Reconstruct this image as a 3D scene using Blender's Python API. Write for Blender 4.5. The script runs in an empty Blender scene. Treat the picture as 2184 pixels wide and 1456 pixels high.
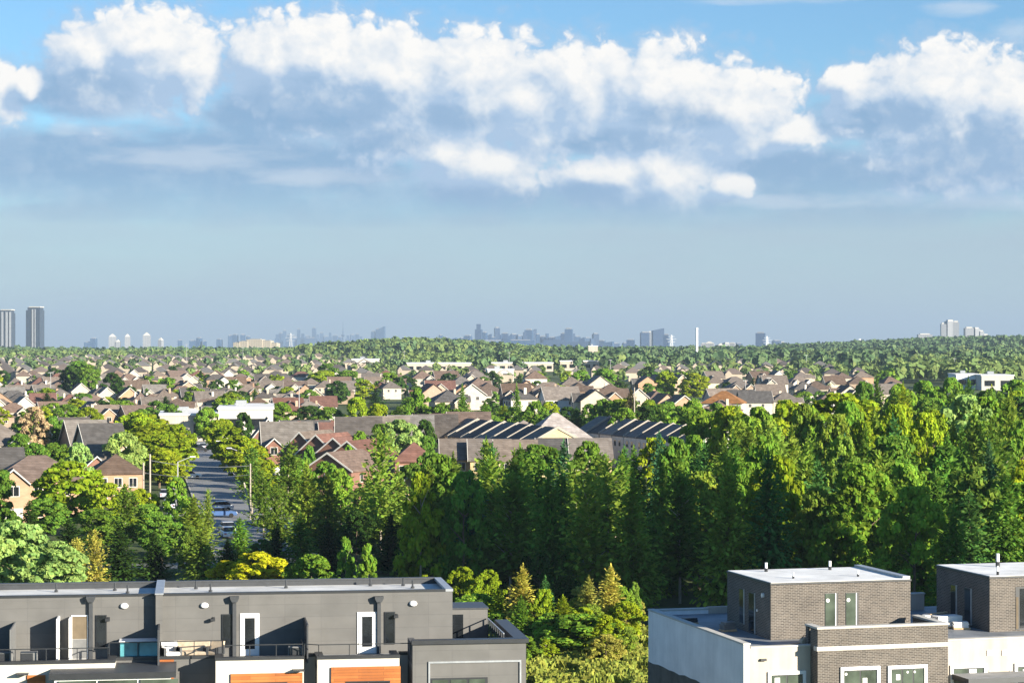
import bpy, math, random
import numpy as np
from mathutils import Vector, Matrix
random.seed(7); RNG = np.random.default_rng(11)
R = math.radians
SC = bpy.context.scene
COL = SC.collection
F = 4800.0            # focal length in photo pixels (2184 px wide frame)
CAMZ = 25.5
# ---------------------------------------------------------------- terrain
_PD = [-400, 450, 700, 1000, 1500, 2200, 3000, 4000, 6000, 11000, 20000, 27000, 33000]
_PZ = [0, 0, 1.5, 3.5, 6.0, 8.0, 7.5, 0.0, -20, -64, -150, -250, -330]
def tz(X, Y):
    z = float(np.interp(Y, _PD, _PZ))
    z += 10.5 * math.exp(-((X + 105) / 105.0) ** 2 - ((Y - 2350) / 420.0) ** 2)
    z += 15.5 * math.exp(-((X - 680) / 260.0) ** 2 - ((Y - 3150) / 500.0) ** 2)
    return z
def at(x, y, Y):
    """world point seen at photo pixel x,y at depth Y"""
    return ((x - 1092) / F * Y, Y, CAMZ - (y - 728) / F * Y)

# ---------------------------------------------------------------- materials
MATS = {}
def _nt(name):
    m = bpy.data.materials.new(name); m.use_nodes = True
    nt = m.node_tree; nt.nodes.clear()
    out = nt.nodes.new('ShaderNodeOutputMaterial')
    return m, nt, out
def nd(nt, t, **kw):
    n = nt.nodes.new(t)
    for k, v in kw.items():
        if k.startswith('i_'):
            key = k[2:]
            key = int(key) if key.isdigit() else key.replace('_', ' ')
            n.inputs[key].default_value = v
        else:
            setattr(n, k, v)
    return n
def M(name, c, rough=.8, var=.18, scale=1.5, bump=0.0, spec=.25, objcol=False, metal=0.0, detail=6, stretch=(1,1,1), streak=0.0):
    if name in MATS: return MATS[name]
    m, nt, out = _nt(name)
    L = nt.links.new
    b = nd(nt, 'ShaderNodeBsdfPrincipled', i_Roughness=rough, i_Metallic=metal)
    b.inputs['Specular IOR Level'].default_value = spec
    tc = nd(nt, 'ShaderNodeTexCoord')
    mp = nd(nt, 'ShaderNodeMapping'); mp.inputs['Scale'].default_value = stretch
    L(tc.outputs['Object'], mp.inputs['Vector'])
    no = nd(nt, 'ShaderNodeTexNoise', i_Scale=scale, i_Detail=detail, i_Roughness=.62)
    L(mp.outputs[0], no.inputs['Vector'])
    mr = nd(nt, 'ShaderNodeMapRange'); mr.inputs[1].default_value = .25; mr.inputs[2].default_value = .75
    mr.inputs[3].default_value = 1 - var; mr.inputs[4].default_value = 1 + var
    L(no.outputs['Fac'], mr.inputs[0])
    fac = mr.outputs[0]
    if streak > 0:
        mp2 = nd(nt, 'ShaderNodeMapping'); mp2.inputs['Scale'].default_value = (2.2, 2.2, .12)
        L(tc.outputs['Object'], mp2.inputs['Vector'])
        n2 = nd(nt, 'ShaderNodeTexNoise', i_Scale=1.0, i_Detail=5)
        L(mp2.outputs[0], n2.inputs['Vector'])
        m2 = nd(nt, 'ShaderNodeMapRange'); m2.inputs[1].default_value = .35; m2.inputs[2].default_value = .7
        m2.inputs[3].default_value = 1 + streak * .4; m2.inputs[4].default_value = 1 - streak
        L(n2.outputs['Fac'], m2.inputs[0])
        mm = nd(nt, 'ShaderNodeMath', operation='MULTIPLY'); L(fac, mm.inputs[0]); L(m2.outputs[0], mm.inputs[1]); fac = mm.outputs[0]
    mx = nd(nt, 'ShaderNodeVectorMath', operation='SCALE')
    if objcol:
        oi = nd(nt, 'ShaderNodeObjectInfo'); L(oi.outputs['Color'], mx.inputs[0])
    else:
        mx.inputs[0].default_value = c[:3]
    L(fac, mx.inputs['Scale'])
    L(mx.outputs[0], b.inputs['Base Color'])
    if bump > 0:
        bp = nd(nt, 'ShaderNodeBump', i_Strength=bump, i_Distance=.02); L(no.outputs['Fac'], bp.inputs['Height'])
        L(bp.outputs[0], b.inputs['Normal'])
    L(b.outputs[0], out.inputs[0])
    MATS[name] = m
    return m
def BR(name, c1, c2, mortar, bw=.25, bh=.08, ms=.012, rough=.85, off=.5, var=.5, objcol=False):
    """brick / block / plank wall, laid in the object's own x+y , z"""
    m, nt, out = _nt(name); L = nt.links.new
    b = nd(nt, 'ShaderNodeBsdfPrincipled', i_Roughness=rough); b.inputs['Specular IOR Level'].default_value = .2
    tc = nd(nt, 'ShaderNodeTexCoord'); sp = nd(nt, 'ShaderNodeSeparateXYZ'); L(tc.outputs['Object'], sp.inputs[0])
    ad = nd(nt, 'ShaderNodeMath', operation='ADD'); L(sp.outputs[0], ad.inputs[0]); L(sp.outputs[1], ad.inputs[1])
    cb = nd(nt, 'ShaderNodeCombineXYZ'); L(ad.outputs[0], cb.inputs[0]); L(sp.outputs[2], cb.inputs[1])
    bt = nd(nt, 'ShaderNodeTexBrick', offset=off)
    bt.inputs['Color1'].default_value = (*c1, 1); bt.inputs['Color2'].default_value = (*c2, 1); bt.inputs['Mortar'].default_value = (*mortar, 1)
    bt.inputs['Scale'].default_value = 1; bt.inputs['Mortar Size'].default_value = ms; bt.inputs['Brick Width'].default_value = bw; bt.inputs['Row Height'].default_value = bh
    bt.inputs['Mortar Smooth'].default_value = .2
    L(cb.outputs[0], bt.inputs['Vector'])
    no = nd(nt, 'ShaderNodeTexNoise', i_Scale=.8, i_Detail=8); L(tc.outputs['Object'], no.inputs['Vector'])
    mr = nd(nt, 'ShaderNodeMapRange'); mr.inputs[1].default_value = .25; mr.inputs[2].default_value = .75; mr.inputs[3].default_value = 1 - var * .4; mr.inputs[4].default_value = 1 + var * .4
    L(no.outputs['Fac'], mr.inputs[0])
    mx = nd(nt, 'ShaderNodeVectorMath', operation='SCALE'); L(bt.outputs['Color'], mx.inputs[0]); L(mr.outputs[0], mx.inputs['Scale'])
    col = mx.outputs[0]
    if objcol:
        oi = nd(nt, 'ShaderNodeObjectInfo'); vm = nd(nt, 'ShaderNodeVectorMath', operation='MULTIPLY'); L(col, vm.inputs[0]); L(oi.outputs['Color'], vm.inputs[1]); col = vm.outputs[0]
    L(col, b.inputs['Base Color'])
    bp = nd(nt, 'ShaderNodeBump', i_Strength=.4, i_Distance=.01); L(bt.outputs['Fac'], bp.inputs['Height']); bp.invert = True
    L(bp.outputs[0], b.inputs['Normal'])
    L(b.outputs[0], out.inputs[0]); MATS[name] = m
    return m
def FOL(name, trans=.35, objcol=True, c=(.1,.1,.02), nscale=.35):
    m, nt, out = _nt(name); L = nt.links.new
    tc = nd(nt, 'ShaderNodeTexCoord')
    geo = nd(nt, 'ShaderNodeNewGeometry')
    no = nd(nt, 'ShaderNodeTexNoise', i_Scale=nscale, i_Detail=4, i_Roughness=.7); L(geo.outputs['Position'], no.inputs['Vector'])
    mr = nd(nt, 'ShaderNodeMapRange'); mr.inputs[1].default_value = .28; mr.inputs[2].default_value = .72; mr.inputs[3].default_value = .55; mr.inputs[4].default_value = 1.45
    L(no.outputs['Fac'], mr.inputs[0])
    hs = nd(nt, 'ShaderNodeHueSaturation')
    if objcol:
        oi = nd(nt, 'ShaderNodeObjectInfo'); L(oi.outputs['Color'], hs.inputs['Color'])
    else:
        hs.inputs['Color'].default_value = (*c, 1)
    wn = nd(nt, 'ShaderNodeTexWhiteNoise', noise_dimensions='1D'); L(geo.outputs['Random Per Island'], wn.inputs['W'])
    mh = nd(nt, 'ShaderNodeMapRange'); mh.inputs[3].default_value = .475; mh.inputs[4].default_value = .52
    L(wn.outputs['Value'], mh.inputs[0]); L(mh.outputs[0], hs.inputs['Hue'])
    L(mr.outputs[0], hs.inputs['Value'])
    d = nd(nt, 'ShaderNodeBsdfDiffuse'); t = nd(nt, 'ShaderNodeBsdfTranslucent'); mx = nd(nt, 'ShaderNodeMixShader'); mx.inputs[0].default_value = trans
    L(hs.outputs[0], d.inputs[0]); L(hs.outputs[0], t.inputs[0]); L(d.outputs[0], mx.inputs[1]); L(t.outputs[0], mx.inputs[2])
    L(mx.outputs[0], out.inputs[0]); MATS[name] = m
    return m
def GL(name, c, rough=.08, spec=.6):
    m, nt, out = _nt(name); L = nt.links.new
    b = nd(nt, 'ShaderNodeBsdfPrincipled', i_Roughness=rough); b.inputs['Specular IOR Level'].default_value = spec
    tc = nd(nt, 'ShaderNodeTexCoord'); no = nd(nt, 'ShaderNodeTexNoise', i_Scale=.9, i_Detail=3); L(tc.outputs['Object'], no.inputs['Vector'])
    mr = nd(nt, 'ShaderNodeMapRange'); mr.inputs[1].default_value = .3; mr.inputs[2].default_value = .7; mr.inputs[3].default_value = .5; mr.inputs[4].default_value = 1.5
    L(no.outputs['Fac'], mr.inputs[0])
    mx = nd(nt, 'ShaderNodeVectorMath', operation='SCALE'); mx.inputs[0].default_value = c; L(mr.outputs[0], mx.inputs['Scale'])
    L(mx.outputs[0], b.inputs['Base Color'])
    L(b.outputs[0], out.inputs[0]); MATS[name] = m
    return m
def TOWERMAT(name, wall, glass, fw=3.2, fh=3.1, ms=.9, rough=.5):
    """facade with a grid of storeys and bays"""
    return BR(name, glass, tuple(g * 1.6 for g in glass), wall, bw=fw, bh=fh, ms=ms, off=0.0, rough=rough, var=.3)

# ---------------------------------------------------------------- mesh builder
class MB:
    def __init__(s): s.v = []; s.f = []; s.m = []; s.mats = []
    def mi(s, mat):
        if mat not in s.mats: s.mats.append(mat)
        return s.mats.index(mat)
    def poly(s, pts, mat):
        b = len(s.v); s.v += [tuple(p) for p in pts]; s.f.append(tuple(range(b, b + len(pts)))); s.m.append(s.mi(mat))
    def box(s, x0, x1, y0, y1, z0, z1, mat, top=None):
        if x1 < x0: x0, x1 = x1, x0
        if y1 < y0: y0, y1 = y1, y0
        if z1 < z0: z0, z1 = z1, z0
        b = len(s.v)
        s.v += [(x0,y0,z0),(x1,y0,z0),(x1,y1,z0),(x0,y1,z0),(x0,y0,z1),(x1,y0,z1),(x1,y1,z1),(x0,y1,z1)]
        for q in ((0,3,2,1),(0,1,5,4),(1,2,6,5),(2,3,7,6),(3,0,4,7)):
            s.f.append(tuple(b+i for i in q)); s.m.append(s.mi(mat))
        s.f.append((b+4,b+5,b+6,b+7)); s.m.append(s.mi(top or mat))
    def bar(s, p, q, r, mat, n=6, r2=None):
        p = Vector(p); q = Vector(q); d = (q - p)
        if d.length < 1e-6: return
        d.normalize(); a = d.orthogonal().normalized(); c = d.cross(a); r2 = r if r2 is None else r2
        b = len(s.v)
        for k in range(n):
            t = 2 * math.pi * k / n; o = a * math.cos(t) + c * math.sin(t)
            s.v.append(tuple(p + o * r)); s.v.append(tuple(q + o * r2))
        for k in range(n):
            i = b + 2 * k; j = b + 2 * ((k + 1) % n)
            s.f.append((i, j, j + 1, i + 1)); s.m.append(s.mi(mat))
        s.f.append(tuple(b + 2 * k for k in reversed(range(n)))); s.m.append(s.mi(mat))
        s.f.append(tuple(b + 2 * k + 1 for k in range(n))); s.m.append(s.mi(mat))
    def extr(s, pts, axis, a0, a1, mat):
        """extrude a closed 2-D outline (list of (u,v)) along axis 'x' or 'y' or 'z'"""
        def P(u, v, a): return {'x': (a, u, v), 'y': (u, a, v), 'z': (u, v, a)}[axis]
        n = len(pts); b = len(s.v)
        for a in (a0, a1): s.v += [P(u, v, a) for u, v in pts]
        for k in range(n):
            j = (k + 1) % n; s.f.append((b + k, b + j, b + n + j, b + n + k)); s.m.append(s.mi(mat))
        s.f.append(tuple(reversed(range(b, b + n)))); s.f.append(tuple(range(b + n, b + 2 * n))); s.m += [s.mi(mat)] * 2
    def data(s, name, smooth=False, bevel=0):
        me = bpy.data.meshes.new(name); me.from_pydata(s.v, [], s.f)
        for m in s.mats: me.materials.append(m)
        me.polygons.foreach_set('material_index', s.m)
        if smooth: me.polygons.foreach_set('use_smooth', [True] * len(s.f))
        me.validate()
        import bmesh
        bm = bmesh.new(); bm.from_mesh(me); bmesh.ops.recalc_face_normals(bm, faces=bm.faces[:])
        if bevel:
            bmesh.ops.bevel(bm, geom=bm.edges[:], offset=bevel, segments=1, affect='EDGES', clamp_overlap=True)
        bm.to_mesh(me); bm.free()
        me.update()
        return me
    def build(s, name, parent=None, loc=(0,0,0), rz=0, smooth=False, bevel=0):
        return obj(name, s.data(name, smooth, bevel), parent, loc, rz)
def obj(name, me, parent=None, loc=(0,0,0), rz=0, color=None):
    o = bpy.data.objects.new(name, me); COL.objects.link(o)
    o.location = loc; o.rotation_euler = (0, 0, rz)
    if parent: o.parent = parent
    if color: o.color = (*color, 1)
    return o
def tag(o, label=None, cat=None, group=None, kind=None):
    if label: o['label'] = label
    if cat: o['category'] = cat
    if group: o['group'] = group
    if kind: o['kind'] = kind
    return o
def thing(name, label, cat, loc=(0,0,0), rz=0, group=None):
    o = bpy.data.objects.new(name, None); COL.objects.link(o); o.location = loc; o.rotation_euler = (0, 0, rz)
    o.empty_display_size = .3
    return tag(o, label, cat, group)
_ONES = ['', 'first', 'second', 'third', 'fourth', 'fifth', 'sixth', 'seventh', 'eighth', 'ninth', 'tenth', 'eleventh', 'twelfth', 'thirteenth', 'fourteenth', 'fifteenth', 'sixteenth', 'seventeenth', 'eighteenth', 'nineteenth']
def ordn(n):
    if n >= 100: return 'hundred-' + ordn(n - 100) if n > 100 else 'hundredth'
    if n < 20: return _ONES[n]
    t, u = divmod(n, 10)
    if u == 0: return {2: 'twentieth', 3: 'thirtieth', 4: 'fortieth', 5: 'fiftieth', 6: 'sixtieth', 7: 'seventieth', 8: 'eightieth', 9: 'ninetieth'}[t]
    return {2: 'twenty', 3: 'thirty', 4: 'forty', 5: 'fifty', 6: 'sixty', 7: 'seventy', 8: 'eighty', 9: 'ninety'}[t] + '-' + _ONES[u]
class Frame:
    """a building's own axes: s to the right along its front, t into depth"""
    def __init__(s, x, Y, yaw):
        s.O = Vector(((x - 1092) / F * Y, Y)); s.yaw = R(yaw)
        s.e = Vector((math.cos(s.yaw), math.sin(s.yaw))); s.d = Vector((-math.sin(s.yaw), math.cos(s.yaw)))
    def px(s, x, y, t):
        r = Vector(((x - 1092) / F, 1.0)); lam = (t + s.O.dot(s.d)) / r.dot(s.d)
        return ((r * lam - s.O).dot(s.e), CAMZ - (y - 728) / F * lam)
    def s(s, x, t=0): return s.px(x, 1300, t)[0]
    def z(s, x, y, t=0): return s.px(x, y, t)[1]
    def loc(s, z=0): return (s.O.x, s.O.y, z)
HAZE_D = 7.6e-5; HAZE_C = (.315, .405, .515); EXPO = 1.75; SKY_TINT = (.46, .705, .95); SKY_AIR = 1.0; SKY_DUST = 0.1; SKY_OZ = 1.5
# ================================================================ camera, light, sky, air
cam = bpy.data.cameras.new('camera'); cam.sensor_width = 36; cam.lens = 36 * F / 2184; cam.clip_end = 130000; cam.clip_start = .5
co = bpy.data.objects.new('camera', cam); COL.objects.link(co); co.location = (0, 0, CAMZ); co.rotation_euler = (R(90), 0, 0); SC.camera = co
SUN_AZ, SUN_EL = 128.0, 16.0         # clockwise from the view direction; above the horizon
sd = Vector((math.sin(R(SUN_AZ)) * math.cos(R(SUN_EL)), math.cos(R(SUN_AZ)) * math.cos(R(SUN_EL)), math.sin(R(SUN_EL))))
sl = bpy.data.lights.new('sun', 'SUN'); sl.energy = 5.0; sl.angle = R(.5); sl.color = (1.0, .92, .78)
so = bpy.data.objects.new('sun', sl); COL.objects.link(so); so.rotation_euler = sd.to_track_quat('Z', 'Y').to_euler(); so.location = (60, -60, 120)
def nishita(nt):
    sky = nt.nodes.new('ShaderNodeTexSky'); sky.sky_type = 'NISHITA'; sky.sun_disc = False; sky.sun_elevation = R(SUN_EL); sky.sun_rotation = R(SUN_AZ)
    sky.air_density = SKY_AIR; sky.dust_density = SKY_DUST; sky.ozone_density = SKY_OZ; sky.altitude = 200
    sc_ = nt.nodes.new('ShaderNodeVectorMath'); sc_.operation = 'MULTIPLY'; nt.links.new(sky.outputs[0], sc_.inputs[0]); sc_.inputs[1].default_value = SKY_TINT
    return sky, sc_.outputs[0]
SKY_ST = .070; SKY_EM = .051
w = bpy.data.worlds.new('World'); SC.world = w; w.use_nodes = True
nt = w.node_tree; nt.nodes.clear(); _, base = nishita(nt)
bg = nt.nodes.new('ShaderNodeBackground'); bg.inputs[1].default_value = SKY_ST; nt.links.new(base, bg.inputs[0])
wo = nt.nodes.new('ShaderNodeOutputWorld'); nt.links.new(bg.outputs[0], wo.inputs[0])
w.cycles.sampling_method = 'MANUAL'; w.cycles.sample_map_resolution = 512
# the cloudy part of the sky: a far curved backdrop, 85 km out, coloured by direction
skym = bpy.data.materials.new('cloudy_sky'); skym.use_nodes = True; skym.cycles.emission_sampling = 'NONE'
nt = skym.node_tree; nt.nodes.clear(); WL = nt.links.new
class E:
    def __init__(s, k): s.k = k
    def _o(a, op, b, c=None):
        n = nt.nodes.new('ShaderNodeMath'); n.operation = op
        for i, v in enumerate((a, b, c)):
            if v is None: continue
            if isinstance(v, E): WL(v.k, n.inputs[i])
            else: n.inputs[i].default_value = v
        return E(n.outputs[0])
    def __add__(a, b): return E._o(a, 'ADD', b)
    __radd__ = __add__
    def __sub__(a, b): return E._o(a, 'SUBTRACT', b)
    def __rsub__(a, b): return E._o(b, 'SUBTRACT', a)
    def __mul__(a, b): return E._o(a, 'MULTIPLY', b)
    __rmul__ = __mul__
def emax(a, b): return E._o(a, 'MAXIMUM', b)
def smax(a, b, k): return E._o(a, 'SMOOTH_MAX', b, k)
def sstep(x, lo, hi, o0=0.0, o1=1.0):
    n = nt.nodes.new('ShaderNodeMapRange'); n.interpolation_type = 'SMOOTHSTEP'; WL(x.k, n.inputs[0])
    n.inputs[1].default_value = lo; n.inputs[2].default_value = hi; n.inputs[3].default_value = o0; n.inputs[4].default_value = o1
    return E(n.outputs[0])
def lin(x, lo, hi, o0=0.0, o1=1.0):
    n = nt.nodes.new('ShaderNodeMapRange'); WL(x.k, n.inputs[0])
    n.inputs[1].default_value = lo; n.inputs[2].default_value = hi; n.inputs[3].default_value = o0; n.inputs[4].default_value = o1
    return E(n.outputs[0])
def vec(x, y, z=0.0):
    n = nt.nodes.new('ShaderNodeCombineXYZ')
    for i, v in enumerate((x, y, z)):
        if isinstance(v, E): WL(v.k, n.inputs[i])
        else: n.inputs[i].default_value = v
    return n.outputs[0]
def noise(v, scale, detail, rough=.55, dist=0.0):
    n = nt.nodes.new('ShaderNodeTexNoise'); n.noise_dimensions = '2D'; WL(v, n.inputs['Vector']); n.inputs['Scale'].default_value = scale; n.inputs['Detail'].default_value = detail; n.inputs['Roughness'].default_value = rough; n.inputs['Distortion'].default_value = dist
    return E(n.outputs['Fac'])
def puffs(v, scale, detail, rough=.5):
    n = nt.nodes.new('ShaderNodeTexVoronoi'); n.voronoi_dimensions = '2D'; n.feature = 'SMOOTH_F1'; n.inputs['Smoothness'].default_value = .35
    WL(v, n.inputs['Vector']); n.inputs['Scale'].default_value = scale; n.inputs['Detail'].default_value = detail; n.inputs['Roughness'].default_value = rough
    return E(n.outputs['Distance'])
tcw = nt.nodes.new('ShaderNodeNewGeometry'); nrm = nt.nodes.new('ShaderNodeVectorMath'); nrm.operation = 'NORMALIZE'; WL(tcw.outputs['Position'], nrm.inputs[0])
spw = nt.nodes.new('ShaderNodeSeparateXYZ'); WL(nrm.outputs[0], spw.inputs[0])
dx, dy, dz = (E(spw.outputs[i]) for i in range(3))
az = E._o(dx, 'ARCTAN2', dy); el = E._o(dz, 'ARCSINE', None)
U = az * 48.0 + 10.92; V = 7.28 - el * 48.0      # hundredths of the arc: 1 unit = 1.19 degrees
# cumulus heaps: centre, half width, half height above, half height below
CUM = [(3.25,1.08,1.5,.72,.8),(2.1,1.3,.9,.5,.75),(4.1,1.4,.75,.6,.6),
       (6.9,1.35,1.9,.92,.85),(5.8,1.35,.95,.75,.5),(8.4,1.65,1.5,.9,1.0),(10.1,1.7,1.6,.95,1.05),(11.4,2.2,1.05,.7,.75),
       (12.2,1.75,1.2,.8,.9),(14.1,1.95,1.7,.9,1.0),(15.6,2.4,1.35,.85,.7),(16.9,2.88,.7,.3,.22),
       (18.1,1.78,.6,.32,.5),(20.0,2.05,1.6,.9,1.25),(21.5,2.35,1.8,.95,1.1),(24.2,2.2,2.0,1.0,1.1),
       (10.4,3.55,1.3,.72,.5),(9.6,3.3,.6,.45,.3),(14.2,3.8,1.2,.75,.65),(13.0,3.75,1.0,.45,.4),(15.6,3.92,.5,.25,.2),
       (-.15,2.0,.65,.6,.6),(.62,1.85,.35,.3,.25),
       (-3.5,2.0,1.8,.9,1.0)]
def heap(dU, dV, fine):
    u = U + dU; v = V + dV
    q = vec(u, v * 1.15, 3.3)
    n0 = noise(q, .8, 3.0, .5)
    uu = u + (n0 - .5) * .7
    sh = None
    for (cx, cy, rx_, ru, rd) in CUM:
        a = (uu - cx) * (1 / rx_); b = v - cy
        bb = emax(b * (-1 / ru), b * (1 / (rd * 1.55)))
        d = 1.0 - E._o(a * a + bb * bb, 'SQRT', None)
        sh = d if sh is None else smax(sh, d, .25)
    nz = (noise(q, 1.2, 7.0, .5) - .5) * .50 + (noise(q, 5.0, 5.0, .5) - .5) * .13
    n9 = noise(q, 3.5, 3.0, .5)
    pf = puffs(vec(uu * 1.0 + n9 * .25, v * 1.1 + n9 * .2, 1.7), 2.0, 3.0, .52)
    return sh, sh + nz + (.40 - pf) * .56
S1, H = heap(0.0, 0.0, True); S2, H2 = heap(.30, -.36, True)
cov = sstep(H, -.52, -.16)
halo = sstep(H, -.95, -.25)
lit = lin(H - H2, -.60, .60, 0.0, .58) + lin(S1 - S2, -.42, .38, 0.0, .42)  # sun side and shaded side of each heap painted into its colour
# shaded undersides painted as flat grey bases, low in each heap and spread under them
SLAB = [(4.5,3.6,4.6,.95),(6.8,2.3,2.6,.85),(1.8,2.0,1.6,.7),(1.0,3.6,3.0,.85),(11.0,4.3,4.5,.5),(13.2,3.0,2.2,.33),(8.2,3.0,1.6,.4),(18.6,3.75,3.6,.62),(20.5,3.2,2.6,.9),(22.5,3.5,3.0,.7),(16.6,4.5,5.5,.42),(12.5,4.0,1.3,.32),(14.6,2.4,1.5,.5),(9.5,2.55,1.4,.4),(19.0,2.6,1.6,.6),(-2,3.4,3,.9),(6.0,4.5,6.0,.35)]
sl_ = None
n3 = noise(vec(U * .45, V * 1.25, 5.0), 1.0, 7.0, .55)
for (cx, cy, rx_, ry_) in SLAB:
    a = (U + (n3 - .5) * 1.5 - cx) * (1 / rx_); b = (V - cy) * (1 / ry_)
    d = 1.0 - (a * a + b * b)
    sl_ = d if sl_ is None else smax(sl_, d, .3)
slab = sstep(sl_ + (n3 - .5) * 1.5, -.45, .55)
wis = noise(vec(U * .5, V * 2.2, 2.0), 1.0, 8.0, .6)
WISP = [(3.0,2.35,1.0,.5),(3.5,2.5,.5,.4),(1.55,2.85,.45,.2),(2.3,2.95,.7,.25),(16.8,.06,2.4,.16),(21.6,.9,.75,.35),(20.2,.35,.9,.2),(14.7,.95,.35,.4),(12.3,1.0,.4,.3),(17.3,4.3,2.6,.2),(21.2,4.4,1.6,.22),(4.2,3.4,2.4,.4),(7.0,3.75,2.0,.3)]
ws = None
for (cx, cy, rx_, ry_) in WISP:
    a = (U - cx) * (1 / rx_); b = (V - cy) * (1 / ry_); d = 1.0 - (a * a + b * b)
    ws = d if ws is None else emax(ws, d)
wisp = sstep(ws + (wis - .5) * 2.6, .0, 1.3) * .55
def rgb(c):
    n = nt.nodes.new('ShaderNodeRGB'); n.outputs[0].default_value = (*c, 1); return n.outputs[0]
def mix(f, a, b):
    n = nt.nodes.new('ShaderNodeMix'); n.data_type = 'RGBA'; WL(f.k, n.inputs[0]); WL(a, n.inputs[6]); WL(b, n.inputs[7]); return n.outputs[2]
front = sstep(dy, .3, .6)
lowfade = sstep(V, 3.6, 5.4, 1.0, 0.0)
sky, base = nishita(nt); WL(nrm.outputs[0], sky.inputs[0])
C_SL = rgb((1.50, 2.52, 3.85)); C_SH = rgb((2.5, 3.45, 4.7)); C_MID = rgb((4.0, 4.55, 5.2)); C_LT = rgb((6.3, 6.12, 5.85))
cl = mix(lin(lit, .22, .55), C_SH, C_MID); cl = mix(lin(lit, .50, 1.0), cl, C_LT)
# thin grey veil of distant cloud low over the horizon
veil = sstep(V + (n3 - .5) * 1.4, 3.4, 5.0) * (.66 + .5 * (noise(vec(U * .16, V * .9, 7.0), 1.0, 5.0) - .5))
col = mix(veil * front, base, rgb((2.75, 3.25, 3.85)))
bank = mix(lin(noise(vec(U * .5 + 3.0, V * 1.1), 1.0, 7.0, .58) + (H - H2) * .30, .34, .82), C_SL, rgb((2.6, 3.45, 4.5)))
col = mix(slab * lowfade * front * .92, col, bank)
col = mix(wisp * front, col, C_MID)
# the lower part of every heap sinks into its own grey base
sunk = sstep(sl_ + (n3 - .5) * 1.0 - lit * .5, .05, .8)
cl = mix(sunk * (1.0 - lit * .8) * .75, cl, C_SL)
fade = sstep(V, 3.9, 4.8, 1.0, 0.0) * front
col = mix(halo * fade * .6, col, mix(sunk, C_SH, C_SL))
col = mix(cov * fade, col, cl)
em = nt.nodes.new('ShaderNodeEmission'); em.inputs[1].default_value = SKY_EM; WL(col, em.inputs[0])
wo = nt.nodes.new('ShaderNodeOutputMaterial'); WL(em.outputs[0], wo.inputs[0])
b = MB(); b.mi(skym); na, ne = 33, 9
for j in range(ne):
    for k in range(na):
        a_ = R(-32 + 64 * k / (na - 1)); e_ = R(-3 + 19 * j / (ne - 1)); b.v.append((85000 * math.cos(e_) * math.sin(a_), 85000 * math.cos(e_) * math.cos(a_), 85000 * math.sin(e_)))
for j in range(ne - 1):
    for k in range(na - 1):
        a_ = j * na + k; b.f.append((a_, a_ + 1, a_ + na + 1, a_ + na)); b.m.append(0)
tag(b.build('sky'), kind='structure')
# haze: one closed box of even, thin, pale air round everything
m = bpy.data.materials.new('pale_haze'); m.use_nodes = True; hn = m.node_tree; hn.nodes.clear()
pv = hn.nodes.new('ShaderNodeVolumePrincipled'); pv.inputs['Density'].default_value = HAZE_D; pv.inputs['Color'].default_value = (*HAZE_C, 1); pv.inputs['Anisotropy'].default_value = .0
ho = hn.nodes.new('ShaderNodeOutputMaterial'); hn.links.new(pv.outputs[0], ho.inputs['Volume'])
b = MB(); b.box(-14000, 14000, -600, 34500, -420, 345, m); tag(b.build('haze'), kind='stuff')
SC.view_settings.view_transform = 'Standard'; SC.view_settings.look = 'None'; SC.view_settings.gamma = 1; SC.view_settings.exposure = EXPO
SC.render.engine = 'CYCLES'
cy = SC.cycles; cy.max_bounces = 5; cy.diffuse_bounces = 3; cy.glossy_bounces = 2; cy.transmission_bounces = 3; cy.transparent_max_bounces = 8; cy.volume_bounces = 0
cy.use_denoising = True; cy.sample_clamp_indirect = 6
# ---------------------------------------------------------------- ground, roads
grass = M('rough_grass', (.055,.075,.018), .95, .45, .08, detail=10)
def sheet(name, mat, kind='structure'):
    ys = [-500, -200, 0, 60, 100, 140, 170, 200, 240, 280, 330, 400, 450, 500, 560, 640, 700, 760, 880, 1000, 1150, 1300, 1500, 1700, 1900, 2000, 2100, 2200, 2300, 2400, 2500, 2600, 2700, 2850, 3000, 3150, 3300, 3500, 3800, 4200, 5000, 6500, 9000, 12000, 16000, 21000, 27000, 33000]
    n = 61; b = MB(); mi = b.mi(mat)
    for y in ys:
        hw = 300 + .38 * max(y, 0)
        for k in range(n):
            x = -hw + 2 * hw * k / (n - 1); b.v.append((x, y, tz(x, y)))
    for j in range(len(ys) - 1):
        for k in range(n - 1):
            a = j * n + k; b.f.append((a, a + 1, a + n + 1, a + n)); b.m.append(0)
    return tag(b.build(name), kind=kind)
sheet('ground', grass)
asphalt = M('asphalt', (.19,.19,.19), .85, .25, .25, detail=9); walk = M('concrete_pavement', (.34,.32,.29), .9, .15, .4); verge = M('mown_grass', (.06,.10,.02), .95, .3, .3)
def roadx(Y): return -38.7 - .168 * (Y - 316)
def strip(name, off0, off1, y0, y1, h, mat, n=40):
    b = MB(); pts = []
    for k in range(n + 1):
        y = y0 + (y1 - y0) * k / n
        for o in (off0, off1):
            x = roadx(y) + o; b.v.append((x, y, tz(x, y) + h))
    for k in range(n):
        a = 2 * k; b.f.append((a, a + 1, a + 3, a + 2)); b.m.append(b.mi(mat))
    return tag(b.build(name), kind='structure')
strip('road', -4.6, 4.6, 258, 640, .07, asphalt)
strip('pavement', 6.2, 7.8, 258, 640, .13, walk); strip('pavement', -7.8, -6.2, 258, 640, .13, walk)
strip('kerb', 4.6, 4.9, 258, 640, .12, walk); strip('kerb', -4.9, -4.6, 258, 640, .12, walk)
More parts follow.
